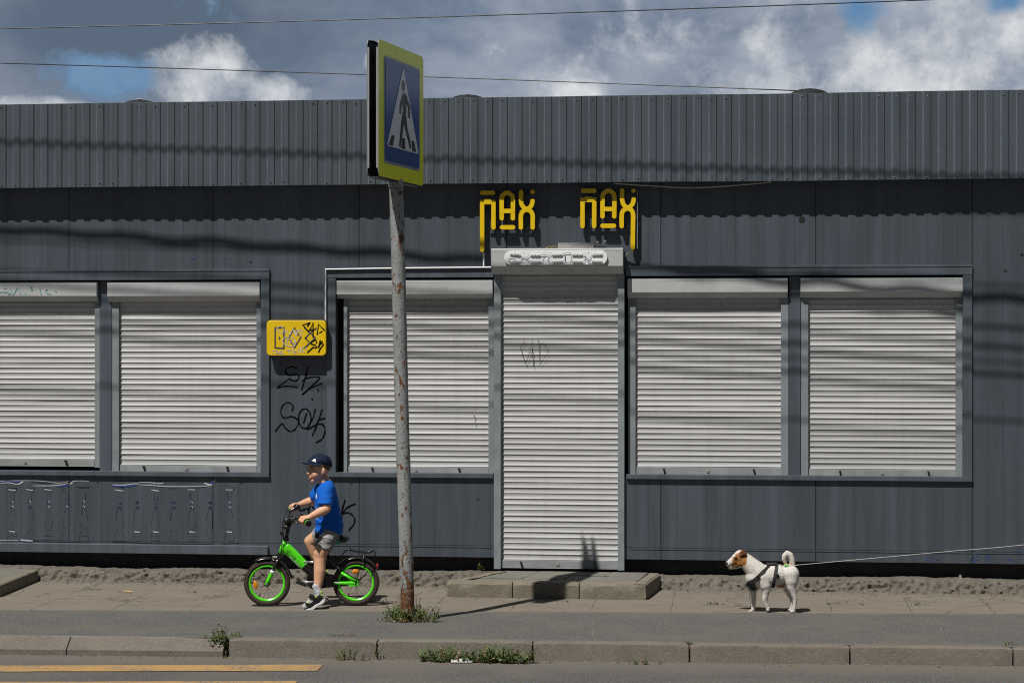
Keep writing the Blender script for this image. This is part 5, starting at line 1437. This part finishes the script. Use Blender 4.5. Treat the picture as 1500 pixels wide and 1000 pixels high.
# socks and sandals
def shoe(an, hl_, toe, s, fx):
    m = MB(); up = (an-hl_).normalized(); fw = (toe-hl_).normalized()
    m.chain([(an+up*.016, .0310), (an, .0300), (hl_, .0295)]); m.chain([(hl_, .0300), (hl_.lerp(toe, .5)+UP*.008, .0295), (toe, .0245)])
    sk = m.build('sock', M['sock'], boy, remesh=.004, iters=3)
    return sk
shoe(ANn, hln, ton, 1, 0); shoe(ANf, hlf, tof, -1, 0)
def sandal(f, s0, s1, rev=1):
    dw = BN*(s1-s0)
    bot = [(212, 866), (225, 886), (380, 886), (490, 852), (620, 752), (745, 690), (782, 655)]; top = [(772, 590), (715, 605), (640, 680), (555, 712), (440, 790), (370, 826), (235, 842)]
    m = MB(); m.extrude([f(a, b_, s0) for a, b_ in bot+top], dw)
    root = m.build('sandal', M['sole'], boy, bevel=.004, seg=2)
    up = MB()
    up.extrude([f(a, b_, s0-.002) for a, b_ in [(390, 815), (300, 700), (275, 672), (405, 690), (478, 655), (485, 590), (372, 545), (405, 482), (520, 520), (610, 515), (668, 445), (712, 520), (716, 585), (640, 665), (555, 705), (455, 785)]], dw+BN*.004)
    up.build('upper', M['black'], root, bevel=.004, seg=2)
    m = MB(); m.extrude([f(a, b_, s0-.001) for a, b_ in [(232, 842), (275, 812), (365, 822), (300, 845)]], dw+BN*.002); m.build('toe_cap', M['black'], root, bevel=.003, seg=1)
    ac = MB()
    for a, b_ in ((550, 560), (682, 510), (365, 695)): ac.obox(f(a, b_, s1+.0035 if s1 > s0 else s1-.0035), BU*.006, BN*.002, UP*.0055)
    ac.obox(f(680, 428, (s0+s1)/2), BU*.004, BN*.014, UP*.006)
    ac.build('accent', M['neon'], root)
sandal(zf, .135, .198)
# far sandal: same outline laid flat on the far pedal
o_near = zf(500, 700, .165)
ang = math.atan2((ton-hln).z, (ton-hln).dot(BU)); ang2 = math.atan2((tof-hlf).z, (tof-hlf).dot(BU)); rot = ang2-ang
ctrn, ctrf = (hln+ton)/2, (hlf+tof)/2
def ff(a, b_, s):
    p = zf(a, b_, .165)-ctrn; x, z = p.dot(BU), p.z
    return ctrf+BU*(x*math.cos(rot)-z*math.sin(rot))+UP*(x*math.sin(rot)+z*math.cos(rot))+BN*(s-.165)
sandal(ff, .135, .198)
# head details
for s in (-1, 1):
    m = MB(); hell(m, (.0665, .030*s, -.002), (.0105, .0130, .0066), 12, 8); e_ = m.build('eye', M['eyew'], boy, smooth=True)
    m = MB(); hell(m, (.0745, .029*s, -.002), (.0035, .0068, .0058), 10, 6); m.build('iris', M['iris'], e_, smooth=True)
    m = MB(); m.tube(catmull([H(.081, .013*s, .012), H(.078, .030*s, .0165), H(.066, .046*s, .012)], 4), [.0028]*9, 6); m.build('eyebrow', M['brow'], boy, smooth=True)
m = MB(); hell(m, (.0765, 0, -.0520), (.0065, .018, .0036), 14, 8); hell(m, (.0755, 0, -.0640), (.0065, .015, .0042), 14, 8); mo = m.build('lips', M['lip'], boy, smooth=True)
m = MB(); hell(m, (.0788, 0, -.0578), (.0040, .014, .0026), 14, 8); m.build('mouth', M['mouth'], mo, smooth=True)
# short hair below the cap
m = MB(); n, k = 40, 20; vs = []
hm = MB(); hm.ell(V((0, 0, 0)), V((1, 0, 0)), V((0, 1, 0)), V((0, 0, 1)), 40, 24)
keep = lambda v: (v.x < .12 and v.z > -.62-.25*v.x and not (abs(v.y) > .8 and v.z < -.30 and v.x > -.35)) or (v.x < .45 and v.z > .15)
idx = {}; 
for f in hm.f:
    if all(keep(hm.v[i]) for i in f):
        ff_ = []
        for i in f:
            if i not in idx:
                idx[i] = len(vs); v = hm.v[i]; vs.append(H(-.011+.0835*v.x, .0695*v.y, .020+.079*v.z))
            ff_.append(idx[i])
        m.f.append(ff_); m.mi.append(0)
m.v = vs; m.build('hair', M['hair'], boy, smooth=True)
# cap
cu = (hu*.985+hf*.0).normalized()
cm = MB(); rg = []
for i in range(13):
    t = R(96-96*i/12); rr_ = math.sin(t); zz0 = math.cos(t)
    ring = []
    for j in range(40):
        a = 2*math.pi*j/40; ca, sa = math.cos(a), math.sin(a)
        seam = .0010*max(0, 1-abs((a*6/(2*math.pi)) % 1-.5)*-2-1) if False else 0
        dip = (-.030*abs(ca)**1.3 if ca < 0 else .0)*max(0, 1-i/6)
        ring.append(H(-.012+.0910*rr_*ca, .0765*rr_*sa, .046+.064*zz0+dip))
    rg.append(ring)
cm.rings(rg, cap=True)
capo = cm.build('cap', M['navy'], boy, smooth=True)
bm_ = MB(); n1, n2 = 20, 6; vt, vb = [], []
for i in range(n1+1):
    a = R(-78+156*i/n1)
    for j in range(n2+1):
        q = j/n2; base = H(-.012+.0895*math.cos(a), .0755*math.sin(a), .046)
        ext = .050*math.cos(a*.92)**.6*q
        x = hf*ext*(.75+.25*math.cos(a)); lat = hl*math.sin(a)*.006*q
        drop = hu*(.009*q-.028*(math.sin(a)**2)*q)
        vt.append(base+x+lat+drop); vb.append(base+x+lat+drop-hu*.0035)
N = (n1+1)*(n2+1); st2 = n2+1
fs = [(i*st2+j, (i+1)*st2+j, (i+1)*st2+j+1, i*st2+j+1) for i in range(n1) for j in range(n2)]
bm_.add(vt+vb, fs+[tuple(N+q for q in f[::-1]) for f in fs]+[(i*st2+n2, (i+1)*st2+n2, N+(i+1)*st2+n2, N+i*st2+n2) for i in range(n1)])
bm_.build('cap_brim', M['navy'], capo, smooth=True)
m = MB(); m.ball(H(-.012, 0, .1105), .006, 10, 6); m.build('cap_button', M['navy'], capo, smooth=True)
off = origin(capo); ctree = BVHTree.FromPolygons([v.co+off for v in capo.data.vertices], [list(p.vertices) for p in capo.data.polygons])
m = MB(); zC = lambda a, b_: BK(420+a/10, 655+b_/10, .07)
for quad in ([(398, 168), (418, 166), (430, 218), (415, 212)], [(382, 180), (397, 176), (412, 211), (396, 205)], [(362, 192), (380, 186), (394, 203), (375, 199)]):
    q = [zC(*p) for p in quad]; g0 = len(m.v)
    for a in range(4):
        for c_ in range(4): m.v.append(q[0].lerp(q[1], a/3).lerp(q[3].lerp(q[2], a/3), c_/3))
    for a in range(3):
        for c_ in range(3): m.f.append([g0+a*4+c_, g0+a*4+4+c_, g0+a*4+5+c_, g0+a*4+1+c_]); m.mi.append(0)
onto(m, BN, .0012, ctree); m.build('emblem', M['white'], capo, fix=False)
# seam lines on the cap
m = MB()
for a in (R(62), R(-62), R(118), R(-118), R(0), R(180)):
    pts = [H(-.012+.0915*math.sin(R(t))*math.cos(a), .0770*math.sin(R(t))*math.sin(a), .046+.0645*math.cos(R(t))) for t in range(4, 92, 8)]
    m.tube(pts, .0009, 5)
m.build('cap_seam', M['black'], capo, smooth=True)

# ================================================================== DOG
DO = G(1131, 896.3); DN = V((0, -1, 0)); DX = V((1, 0, 0))
def D(a, b_, s=0.0): return PL(1030+a/7.145, 780+b_/7.145, DO+DN*s, DN)
def D2(a, b_, s=0.0): return PL(1055+a/16.67, 795+b_/16.67, DO+DN*s, DN)     # head zoom
def D3(a, b_, s=0.0): return PL(1100+a/12.5, 820+b_/12.5, DO+DN*s, DN)       # body zoom
dog = thing('dog', V((DO.x, DO.y, 0)), 'small white terrier with brown face and harness standing on the paving', 'dog')
b = MB()
b.chain([(D(552, 470), .076), (D(600, 465), .082), (D(690, 452), .083), (D(790, 436), .073), (D(860, 426), .060), (D(918, 426), .058)], 20)
b.ell(D(535, 500), DX*.058, DN*.056, UP*.066, 18, 12)
b.chain([(D(575, 415), .074), (D(520, 365), .066), (D(455, 300), .055), (D(415, 262), .048)], 20)
b.ell(D2(500, 345), DX*.052, DN*.048, UP*.052, 18, 12)
b.ell(D2(520, 470, 0), DX*.044, DN*.046, UP*.036, 18, 12)
b.chain([(D2(400, 400), .039), (D2(300, 445), .029), (D2(200, 505), .0215)], 16); b.chain([(D2(420, 545), .024), (D2(240, 590), .0145)], 14)
b.ball(D2(165, 490), .0135); 
for s in (-1, 1): b.ball(D2(195, 530, .011*s), .0125)
b.ell(D2(355, 330, 0), DX*.022, DN*.038, UP*.016, 14, 8)
# legs
b.chain([(D(545, 530, -.042), .046), (D(522, 600, -.045), .026), (D(530, 690, -.045), .0175), (D(524, 790, -.045), .0140), (D(515, 812, -.045), .0145)], 14)
b.ell(D(500, 822, -.045), DX*.020, DN*.015, UP*.0105, 12, 8)
for q in (-.009, 0, .009): b.ball(D(484, 824, -.045+q), .0078)
b.chain([(D(620, 470, .040), .050), (D(650, 550, .050), .040), (D(662, 595, .052), .029), (D(655, 640, .052), .0225), (D(644, 695, .052), .0195), (D(650, 730, .052), .0150), (D(668, 775, .052), .0130)], 14)
b.ell(D(676, 795, .052), DX*.014, DN*.014, UP*.020, 12, 8)
for q in (-.008, 0, .008): b.ball(D(683, 806, .052+q), .0075)
b.chain([(D(925, 430, .033), .056), (D(926, 500, .042), .047), (D(925, 565, .045), .034), (D(944, 630, .047), .0235), (D(962, 690, .047), .0170), (D(958, 740, .047), .0145), (D(950, 800, .047), .0140)], 14)
b.ell(D(938, 822, .047), DX*.022, DN*.015, UP*.0105, 12, 8)
for q in (-.009, 0, .009): b.ball(D(922, 824, .047+q), .0078)
b.chain([(D(880, 470, -.033), .048), (D(878, 560, -.045), .033), (D(905, 640, -.045), .022), (D(935, 700, -.045), .0165), (D(930, 770, -.045), .0130), (D(922, 795, -.045), .013)], 14)
b.ell(D(912, 806, -.045), DX*.020, DN*.014, UP*.0105, 12, 8)
b.ball(D(820, 548, 0), .020); b.ball(D(800, 552, 0), .014)
# tail
b.chain([(D(930, 400), .030), (D(932, 340), .0215), (D(930, 280), .0205), (D(912, 232), .021), (D(880, 216), .0205), (D(852, 240), .019), (D(846, 280), .0165), (D(862, 318), .012), (D(876, 332), .008)], 14)
dbody = b.build('body', None or M['skin'], dog, remesh=.0042, iters=4)
dbody.data.materials.clear()
off = origin(dbody); me = dbody.data
# fur patches: colour by place on the body (dog's own frame: along = x, height = z, side = s)
hx, hz = D2(470, 400).x, D2(470, 400).z
K = (D2(1000, 0).x-D2(0, 0).x)/1000; KZ = (D2(0, 0).z-D2(0, 1000).z)/1000; OX, OZ = D2(0, 0).x, D2(0, 0).z
def inpoly(x, y, P):
    c = False; j = len(P)-1
    for i in range(len(P)):
        if (P[i][1] > y) != (P[j][1] > y) and x < (P[j][0]-P[i][0])*(y-P[i][1])/(P[j][1]-P[i][1])+P[i][0]: c = not c
        j = i
    return c
brown = [(285, 400), (330, 330), (360, 290), (440, 230), (520, 170), (600, 180), (660, 240), (650, 330), (640, 440), (600, 520), (520, 545), (440, 555), (330, 560), (290, 540), (300, 480)]
at = me.color_attributes.new('fur', 'FLOAT_COLOR', 'POINT')
white = V((.60, .575, .535)); br = V((.33, .135, .035)); dkb = V((.09, .035, .012)); pink = V((.42, .24, .19))
me.update()
DS = (off.y-DO.y)
for i, v in enumerate(me.vertices):
    p = v.co+off; zx = (p.x-OX)/K; zy_ = (OZ-p.z)/KZ; s = -(p.y-DO.y)
    jit = 14*noise.noise(p*60)
    c = white.copy()
    c *= 1+.10*noise.noise(p*30)
    if inpoly(zx+jit, zy_+jit, brown) and abs(s) > .011+.02*max(0, (zx-420)/200)*0:
        c = br.copy()*(1+.25*noise.noise(p*45))
        if zy_ < 330 and zx > 465: c = dkb*1.6
        if math.hypot(zx-380, zy_-365) < 52: c = c.lerp(dkb, .75)
        if zy_ > 525 and zx < 450: c = c.lerp(dkb, .7)
    elif inpoly(zx+jit, zy_+jit, [(285, 470), (330, 500), (440, 545), (430, 590), (300, 590), (215, 610), (200, 592), (280, 575)]): c = dkb*.8
    if math.hypot(zx-155, zy_-490) < 40: c = V((.018, .014, .012))
    elif zx < 235 and 505 < zy_ < 600: c = c.lerp(pink*.6, .55)
    q = D(805, 550); 
    if (p-q).length < .032 and p.z < q.z+.012: c = V((.36, .17, .08))
    if p.z < .018: c = c.lerp(pink, .35)
    q = D(876, 320)
    if (p-q).length < .045 and p.z > D(876, 345).z: c = c.lerp(V((.42, .30, .17)), .6)
    at.data[i].color = (*c, 1)
t = NT('dog_fur'); a_ = t.node('ShaderNodeAttribute', attribute_name='fur')
col = t.mix(t.math('MULTIPLY', t.ramp(t.noise(210, 3, .6, t.map((1, 1, .5))), [(.4, 0.), (.7, 1.)]), .22), a_.outputs['Color'], (.25, .21, .17))
me.materials.append(t.done(col, .85, t.bump(t.noise(190, 4, .6, t.map((1, 1, .45))), .35, .003, t.bump(t.noise(20, 3), .12, .008)), spec=.2))
# short coat: fine hairs lying backwards along the body
rnd = random.Random(3); fm = MB(); cols = []
polys = me.polygons; areas = [p.area for p in polys]; cum = []; tot = 0
for a in areas: tot += a; cum.append(tot)
import bisect
for _ in range(17000):
    p = polys[bisect.bisect(cum, rnd.random()*tot)]
    v0 = p.vertices[0]; c = p.center+off
    if c.z < .03: continue
    n_ = p.normal; back = V((1, 0, -.55)); back = (back-n_*back.dot(n_))
    if back.length < .05: continue
    back = (back.normalized()+n_*rnd.uniform(.05, .22)+V((rnd.gauss(0, .1), rnd.gauss(0, .1), rnd.gauss(0, .1)))).normalized()
    sd = back.cross(n_).normalized()*.0006; L = rnd.uniform(.004, .0085); c = c+V((rnd.uniform(-.002, .002), rnd.uniform(-.002, .002), rnd.uniform(-.002, .002)))
    fm.add([c-sd, c+sd, c+back*L], [(0, 1, 2)]); col_ = V(at.data[v0].color[:3])*rnd.uniform(.88, 1.08); cols += [col_]*3
fo = fm.build('fur', me.materials[0], dog, fix=False); fa = fo.data.color_attributes.new('fur', 'FLOAT_COLOR', 'POINT')
for i, c in enumerate(cols): fa.data[i].color = (*c, 1)
# ears: folded flaps
M['ear'] = basic('brown_ear', (.13, .045, .014), .85, .35, 60, .3)
for s, poly in ((1, [(470, 330), (462, 250), (500, 170), (560, 150), (620, 215), (680, 255), (640, 285), (560, 305), (500, 325)]), (-1, [(415, 215), (440, 150), (500, 132), (545, 165), (520, 200), (470, 195)])):
    m = MB(); pts = [D2(a, c_, .046*s+.010*s*math.sin((a-460)/60)) for a, c_ in poly]; ctr = sum(pts, V((0, 0, 0)))/len(pts)+DN*.012*s; n = len(pts)
    m.add([p-DN*.004*s for p in pts]+[p+DN*.003*s for p in pts]+[ctr, ctr-DN*.010*s], [(n+i, n+(i+1) % n, 2*n) for i in range(n)]+[((i+1) % n, i, 2*n+1) for i in range(n)]+[(i, (i+1) % n, n+(i+1) % n, n+i) for i in range(n)])
    o = m.build('ear', M['ear'], dog, smooth=True); sm_ = o.modifiers.new('s', 'SUBSURF'); sm_.levels = 2; sm_.render_levels = 2
for s in (-1, 1):
    m = MB(); m.ell(D2(378, 368, .040*s), DX*.0085, DN*.006, UP*.0055, 12, 8); m.build('eye', basic('dog_eye', (.012, .008, .006), .12), dog, smooth=True)
m = MB(); m.ell(D2(150, 487, 0), DX*.0105, DN*.014, UP*.0115, 14, 10); m.build('nose', basic('dog_nose', (.016, .014, .014), .35), dog, smooth=True)
# harness: straps wrapped round the body
M['strap'] = basic('black_webbing', (.022, .022, .024), .7, .3, 120, .3)
dt = BVHTree.FromPolygons([v.co+off for v in me.vertices], [list(p.vertices) for p in me.polygons])
har = thing('harness', D(690, 340), 'black webbing harness strapped round the white dog chest', 'harness')
def ring_strap(a, b_, width, e=.005, n=56, maxr=.16, half=None):
    c = (a+b_)/2; u = (a-b_).normalized(); nn = u.cross(DN).normalized(); m = MB(); inner, outer = [], []; rg = []
    for k in range(n):
        t = 2*math.pi*k/n; d = u*math.cos(t)+DN*math.sin(t); rr_ = []
        for w in (-.5, 0, .5):
            o_ = c+nn*width*w; h = dt.ray_cast(o_+d*maxr, -d)
            q = h[0] if h[0] is not None and (h[0]-o_).dot(d) > .02 else o_+d*.07
            rr_.append((q-o_).length)
        r0 = sorted(rr_)[1]
        rg.append((d, r0))
    rs_ = [r for _, r in rg]; rs_ = [sorted((rs_[i-1], rs_[i], rs_[(i+1) % n]))[1] for i in range(n)]; rs_ = [(rs_[i-1]+2*rs_[i]+rs_[(i+1) % n])/4 for i in range(n)]
    R_ = []
    for (d, _), r in zip(rg, rs_):
        R_.append([c-nn*width/2+d*(r+.001), c+nn*width/2+d*(r+.001), c+nn*width/2+d*(r+e), c-nn*width/2+d*(r+e)])
    m.rings(R_, closed=True); return m
ring_strap(D(712, 325), D(470, 545), .032).build('chest_strap', M['strap'], har)
ring_strap(D(770, 330), D(725, 575), .024).build('girth_strap', M['strap'], har)
m = MB(); q = []
for a, c_ in ((660, 345), (690, 330), (730, 335), (770, 345)):
    h = dt.ray_cast(D(a, c_)+UP*.2, -UP); q.append((h[0] if h[0] is not None else D(a, c_))+UP*.006)
m.strip(q, DN*.034, .005); m.build('back_pad', M['strap'], har, smooth=True)
m = MB(); q = []
for a, c_ in ((470, 540), (500, 575), (545, 598)):
    h = dt.ray_cast(D(a, c_)+(-DX*.2-UP*.14), (DX*.2+UP*.14).normalized()); q.append((h[0] if h[0] is not None else D(a, c_))+(-DX*.004-UP*.003))
m.strip(q, DN*.045, .005); m.build('chest_pad', M['strap'], har, smooth=True)
m = MB(); n_ = 9
for i in range(n_+1):
    for j in range(n_+1):
        u, v = i/n_, j/n_
        a, c_ = (1-v)*((1-u)*452+u*515)+v*((1-u)*510+u*572), (1-v)*((1-u)*505+u*470)+v*((1-u)*590+u*602)
        h = dt.ray_cast(D(a, c_)+DN*.25, -DN); p = h[0] if h[0] is not None else D(a, c_, .02)
        m.v.append(p+DN*.006)
m.f = [[i*(n_+1)+j, (i+1)*(n_+1)+j, (i+1)*(n_+1)+j+1, i*(n_+1)+j+1] for i in range(n_) for j in range(n_)]; m.mi = [0]*len(m.f)
m.build('chest_plate', M['strap'], har, smooth=True)
m = MB()
for a, c_ in ((578, 455), (778, 440)):
    h = dt.ray_cast(D(a, c_)+DN*.2, -DN); p = h[0] if h[0] is not None else D(a, c_, .08)
    m = MB(); m.obox(p+DN*.006, DX*.010+UP*.008, DN*.005, UP*.012-DX*.006); m.build('buckle', M['black'], har, bevel=.002, seg=1)
# leash
LG = thing('leash', D(770, 335), 'thin pale leash running from dog harness out of the frame right', 'leash')
M['rope'] = basic('pale_cord', (.50, .49, .46), .8)
ltop = dt.ray_cast(D(765, 335)+UP*.2, -UP)[0]+UP*.010
A0 = D(830, 343, .03); A1 = D(895, 342, .035)
m = MB(); m.tube(catmull([ltop, D(800, 342, .02), A0], 5), .0032, 8); m.build('chain_end', M['black'], LG, smooth=True)
m = MB(); m.tube([D(850, 343, .032), A1], .0055, 8); m.build('green_sleeve', basic('green_sleeve', (.10, .55, .06), .5), LG, smooth=True)
dwn = lambda px, py, s: PL(px, py, DO+DN*s, DN)
m = MB(); m.tube(catmull([A1, D(950, 339, .04), dwn(1230, 821.5, .05), dwn(1385, 807.5, .08), dwn(1500, 797.5, .10), dwn(1760, 768, .15)], 8), .0019, 8); m.build('cord', M['rope'], LG, smooth=True)
# ================================================================== SKY, SUN, CAMERA
w = bpy.data.worlds.new('World'); sc.world = w; w.use_nodes = True
nt = w.node_tree; N_ = nt.nodes; L_ = nt.links; N_.clear()
out = N_.new('ShaderNodeOutputWorld'); bg = N_.new('ShaderNodeBackground'); L_.new(bg.outputs[0], out.inputs[0])
SKYS = .05
bg.inputs['Strength'].default_value = SKYS
sky = N_.new('ShaderNodeTexSky'); sky.sky_type = 'NISHITA'; sky.sun_disc = False
to_sun = -SUN; el = math.asin(to_sun.z); az = math.atan2(to_sun.x, to_sun.y)
sky.sun_elevation = el; sky.sun_rotation = az; sky.altitude = 150; sky.air_density = 1.0; sky.dust_density = 1.0; sky.ozone_density = 1.5
tc = N_.new('ShaderNodeTexCoord'); dirv = tc.outputs['Generated']
def wn(scale, detail, rough, loc=(0, 0, 0), dist=0., sc3=(1, 1, 1)):
    mp = N_.new('ShaderNodeMapping'); mp.inputs['Location'].default_value = loc; mp.inputs['Scale'].default_value = sc3; L_.new(dirv, mp.inputs[0])
    n = N_.new('ShaderNodeTexNoise'); n.inputs['Scale'].default_value = scale; n.inputs['Detail'].default_value = detail; n.inputs['Roughness'].default_value = rough; n.inputs['Distortion'].default_value = dist
    L_.new(mp.outputs[0], n.inputs['Vector']); return n.outputs['Fac']
def wm(op, a, b=0., c=0., clamp=False):
    n = N_.new('ShaderNodeMath'); n.operation = op; n.use_clamp = clamp
    for s, v in zip(n.inputs, (a, b, c)):
        if hasattr(v, 'links'): L_.new(v, s)
        else: s.default_value = v
    return n.outputs[0]
def wr_(fac, stops):
    n = N_.new('ShaderNodeValToRGB'); cr = n.color_ramp
    while len(cr.elements) < len(stops): cr.elements.new(.5)
    for e, (p, c) in zip(cr.elements, stops): e.position = p; e.color = (c, c, c, 1) if isinstance(c, (int, float)) else (*c, 1)
    L_.new(fac, n.inputs[0]); return n.outputs[0]
def wmix(f, a, b):
    n = N_.new('ShaderNodeMix'); n.data_type = 'RGBA'
    for s, v in ((n.inputs[0], f), (n.inputs[6], a), (n.inputs[7], b)):
        if hasattr(v, 'links'): L_.new(v, s)
        elif isinstance(v, (tuple, list)): s.default_value = (*v, 1)
        else: s.default_value = v
    return n.outputs[2]
edge = wn(26, 9, .66, (3, 1, 2), .12); edge2 = wn(60, 6, .6, (7, 2, 5))
def blob(px, py, rad, stretch=1.0):
    """soft patch of sky around one direction; rad in degrees"""
    d = ray(px, py).normalized(); right = d.cross(UP).normalized(); up_ = right.cross(d)
    def dot(v):
        n = N_.new('ShaderNodeVectorMath'); n.operation = 'DOT_PRODUCT'; L_.new(dirv, n.inputs[0]); n.inputs[1].default_value = v; return n.outputs['Value']
    a, b_, f = dot(right), dot(up_), dot(d)
    r2 = wm('SQRT', wm('ADD', wm('POWER', wm('DIVIDE', wm('ABSOLUTE', a), stretch), 2.), wm('POWER', wm('ABSOLUTE', b_), 2.)))
    v = wm('SUBTRACT', 1., wm('DIVIDE', r2, math.tan(R(rad))))
    return wm('MULTIPLY', v, wm('GREATER_THAN', f, 0.))
def union(lst):
    o = lst[0]
    for q in lst[1:]: o = wm('MAXIMUM', o, q)
    return o
nz = wm('MULTIPLY', wm('SUBTRACT', edge, .5), 2.2)
# blue holes in the cloud deck
hole = union([blob(160, 115, .95, 2.5), blob(1258, 14, .95, 1.5), blob(1480, 2, .5, 2.), wm('MULTIPLY', wm('SUBTRACT', wn(2.6, 5, .6, (1.3, 4.2, .7)), .50), 4.)])
hole = wr_(wm('ADD', wm('ADD', hole, wm('MULTIPLY', nz, 1.25)), .26), [(.40, 0.), (.95, 1.)])
# sunlit cumulus heads
puff = union([blob(300, 118, 1.7, 1.4), blob(400, 140, .9, 1.6), blob(1310, 115, 2.3, 1.6), blob(60, 160, .55, 4.0), blob(1500, 40, 1.2, 1.2), blob(850, 140, .7, 1.6), blob(545, 95, .5, .8), blob(1100, 62, .8, 1.), wm('MULTIPLY', wm('SUBTRACT', wn(3.4, 5, .6, (5.3, .2, 2.7)), .5), 2.6)])
puff = wr_(wm('ADD', wm('ADD', puff, wm('MULTIPLY', nz, .75)), .15), [(.36, 0.), (.60, .5), (.92, 1.)])
base = wn(11, 8, .60, (2, 8, 1), .15, (1, 1, 1.7))
dark = blob(200, 30, 3.4, 2.6); dk_ = wr_(wm('ADD', dark, wm('MULTIPLY', nz, .25)), [(.0, 0.), (.7, 1.)])
S = 1/SKYS
k = lambda r, g, b_: (r*S, g*S, b_*S)
cl = wmix(wr_(base, [(.38, 0.), (.62, 1.)]), k(.155, .205, .29), k(.34, .385, .46))
cl = wmix(dk_, cl, k(.105, .145, .205))
det = wr_(wm('ADD', wm('MULTIPLY', edge, .6), wm('MULTIPLY', edge2, .4)), [(.36, (.36*S, .40*S, .47*S)), (.62, (.74*S, .75*S, .76*S))])
cl = wmix(puff, cl, det)
blue = wmix(.85, sky.outputs[0], wmix(wr_(edge, [(.35, 0.), (.62, 1.)]), k(.095, .235, .46), k(.17, .30, .47)))
# Nishita sky everywhere, its horizon blue pulled deeper where it shows between the clouds
fin = wmix(hole, cl, blue)
# overhead and behind camera: unseen cloud deck added to lower ambient light, blue gaps
z_ = N_.new('ShaderNodeSeparateXYZ'); L_.new(dirv, z_.inputs[0])
openm = wr_(wm('SUBTRACT', wm('MULTIPLY', z_.outputs['Z'], 1.6), wm('MULTIPLY', z_.outputs['Y'], .8)), [(.12, 0.), (.35, 1.)])
gap_ = wr_(wn(2.2, 5, .6, (8.3, 1.2, 4.7)), [(.60, 0.), (.70, 1.)])
deck = wmix(gap_, wmix(wr_(base, [(.35, 0.), (.68, 1.)]), k(.046, .062, .092), k(.085, .100, .125)), sky.outputs[0])
fin = wmix(openm, fin, deck)
L_.new(fin, bg.inputs['Color'])

sun = bpy.data.lights.new('sun', 'SUN'); sun.energy = 5.0; sun.angle = R(.53); sun.color = (1, .965, .90)
so = bpy.data.objects.new('sun', sun); COL.objects.link(so); so.rotation_euler = SUN.to_track_quat('-Z', 'Y').to_euler(); so.location = (-6, -12, 20)
cam = bpy.data.cameras.new('camera'); co = bpy.data.objects.new('camera', cam); COL.objects.link(co)
co.location = CAM; co.rotation_euler = FWD.to_track_quat('-Z', 'Y').to_euler()
cam.sensor_width = 36; cam.lens = F/1500*36; cam.clip_end = 3000; cam.clip_start = .1
sc.camera = co
sc.view_settings.view_transform = 'Standard'; sc.view_settings.look = 'None'; sc.view_settings.gamma = 1; sc.view_settings.exposure = 0; sc.view_settings.use_curve_mapping = False
sc.render.engine = 'CYCLES'; sc.cycles.filter_width = 1.1
try: sc.cycles.use_denoising = False
except Exception: pass
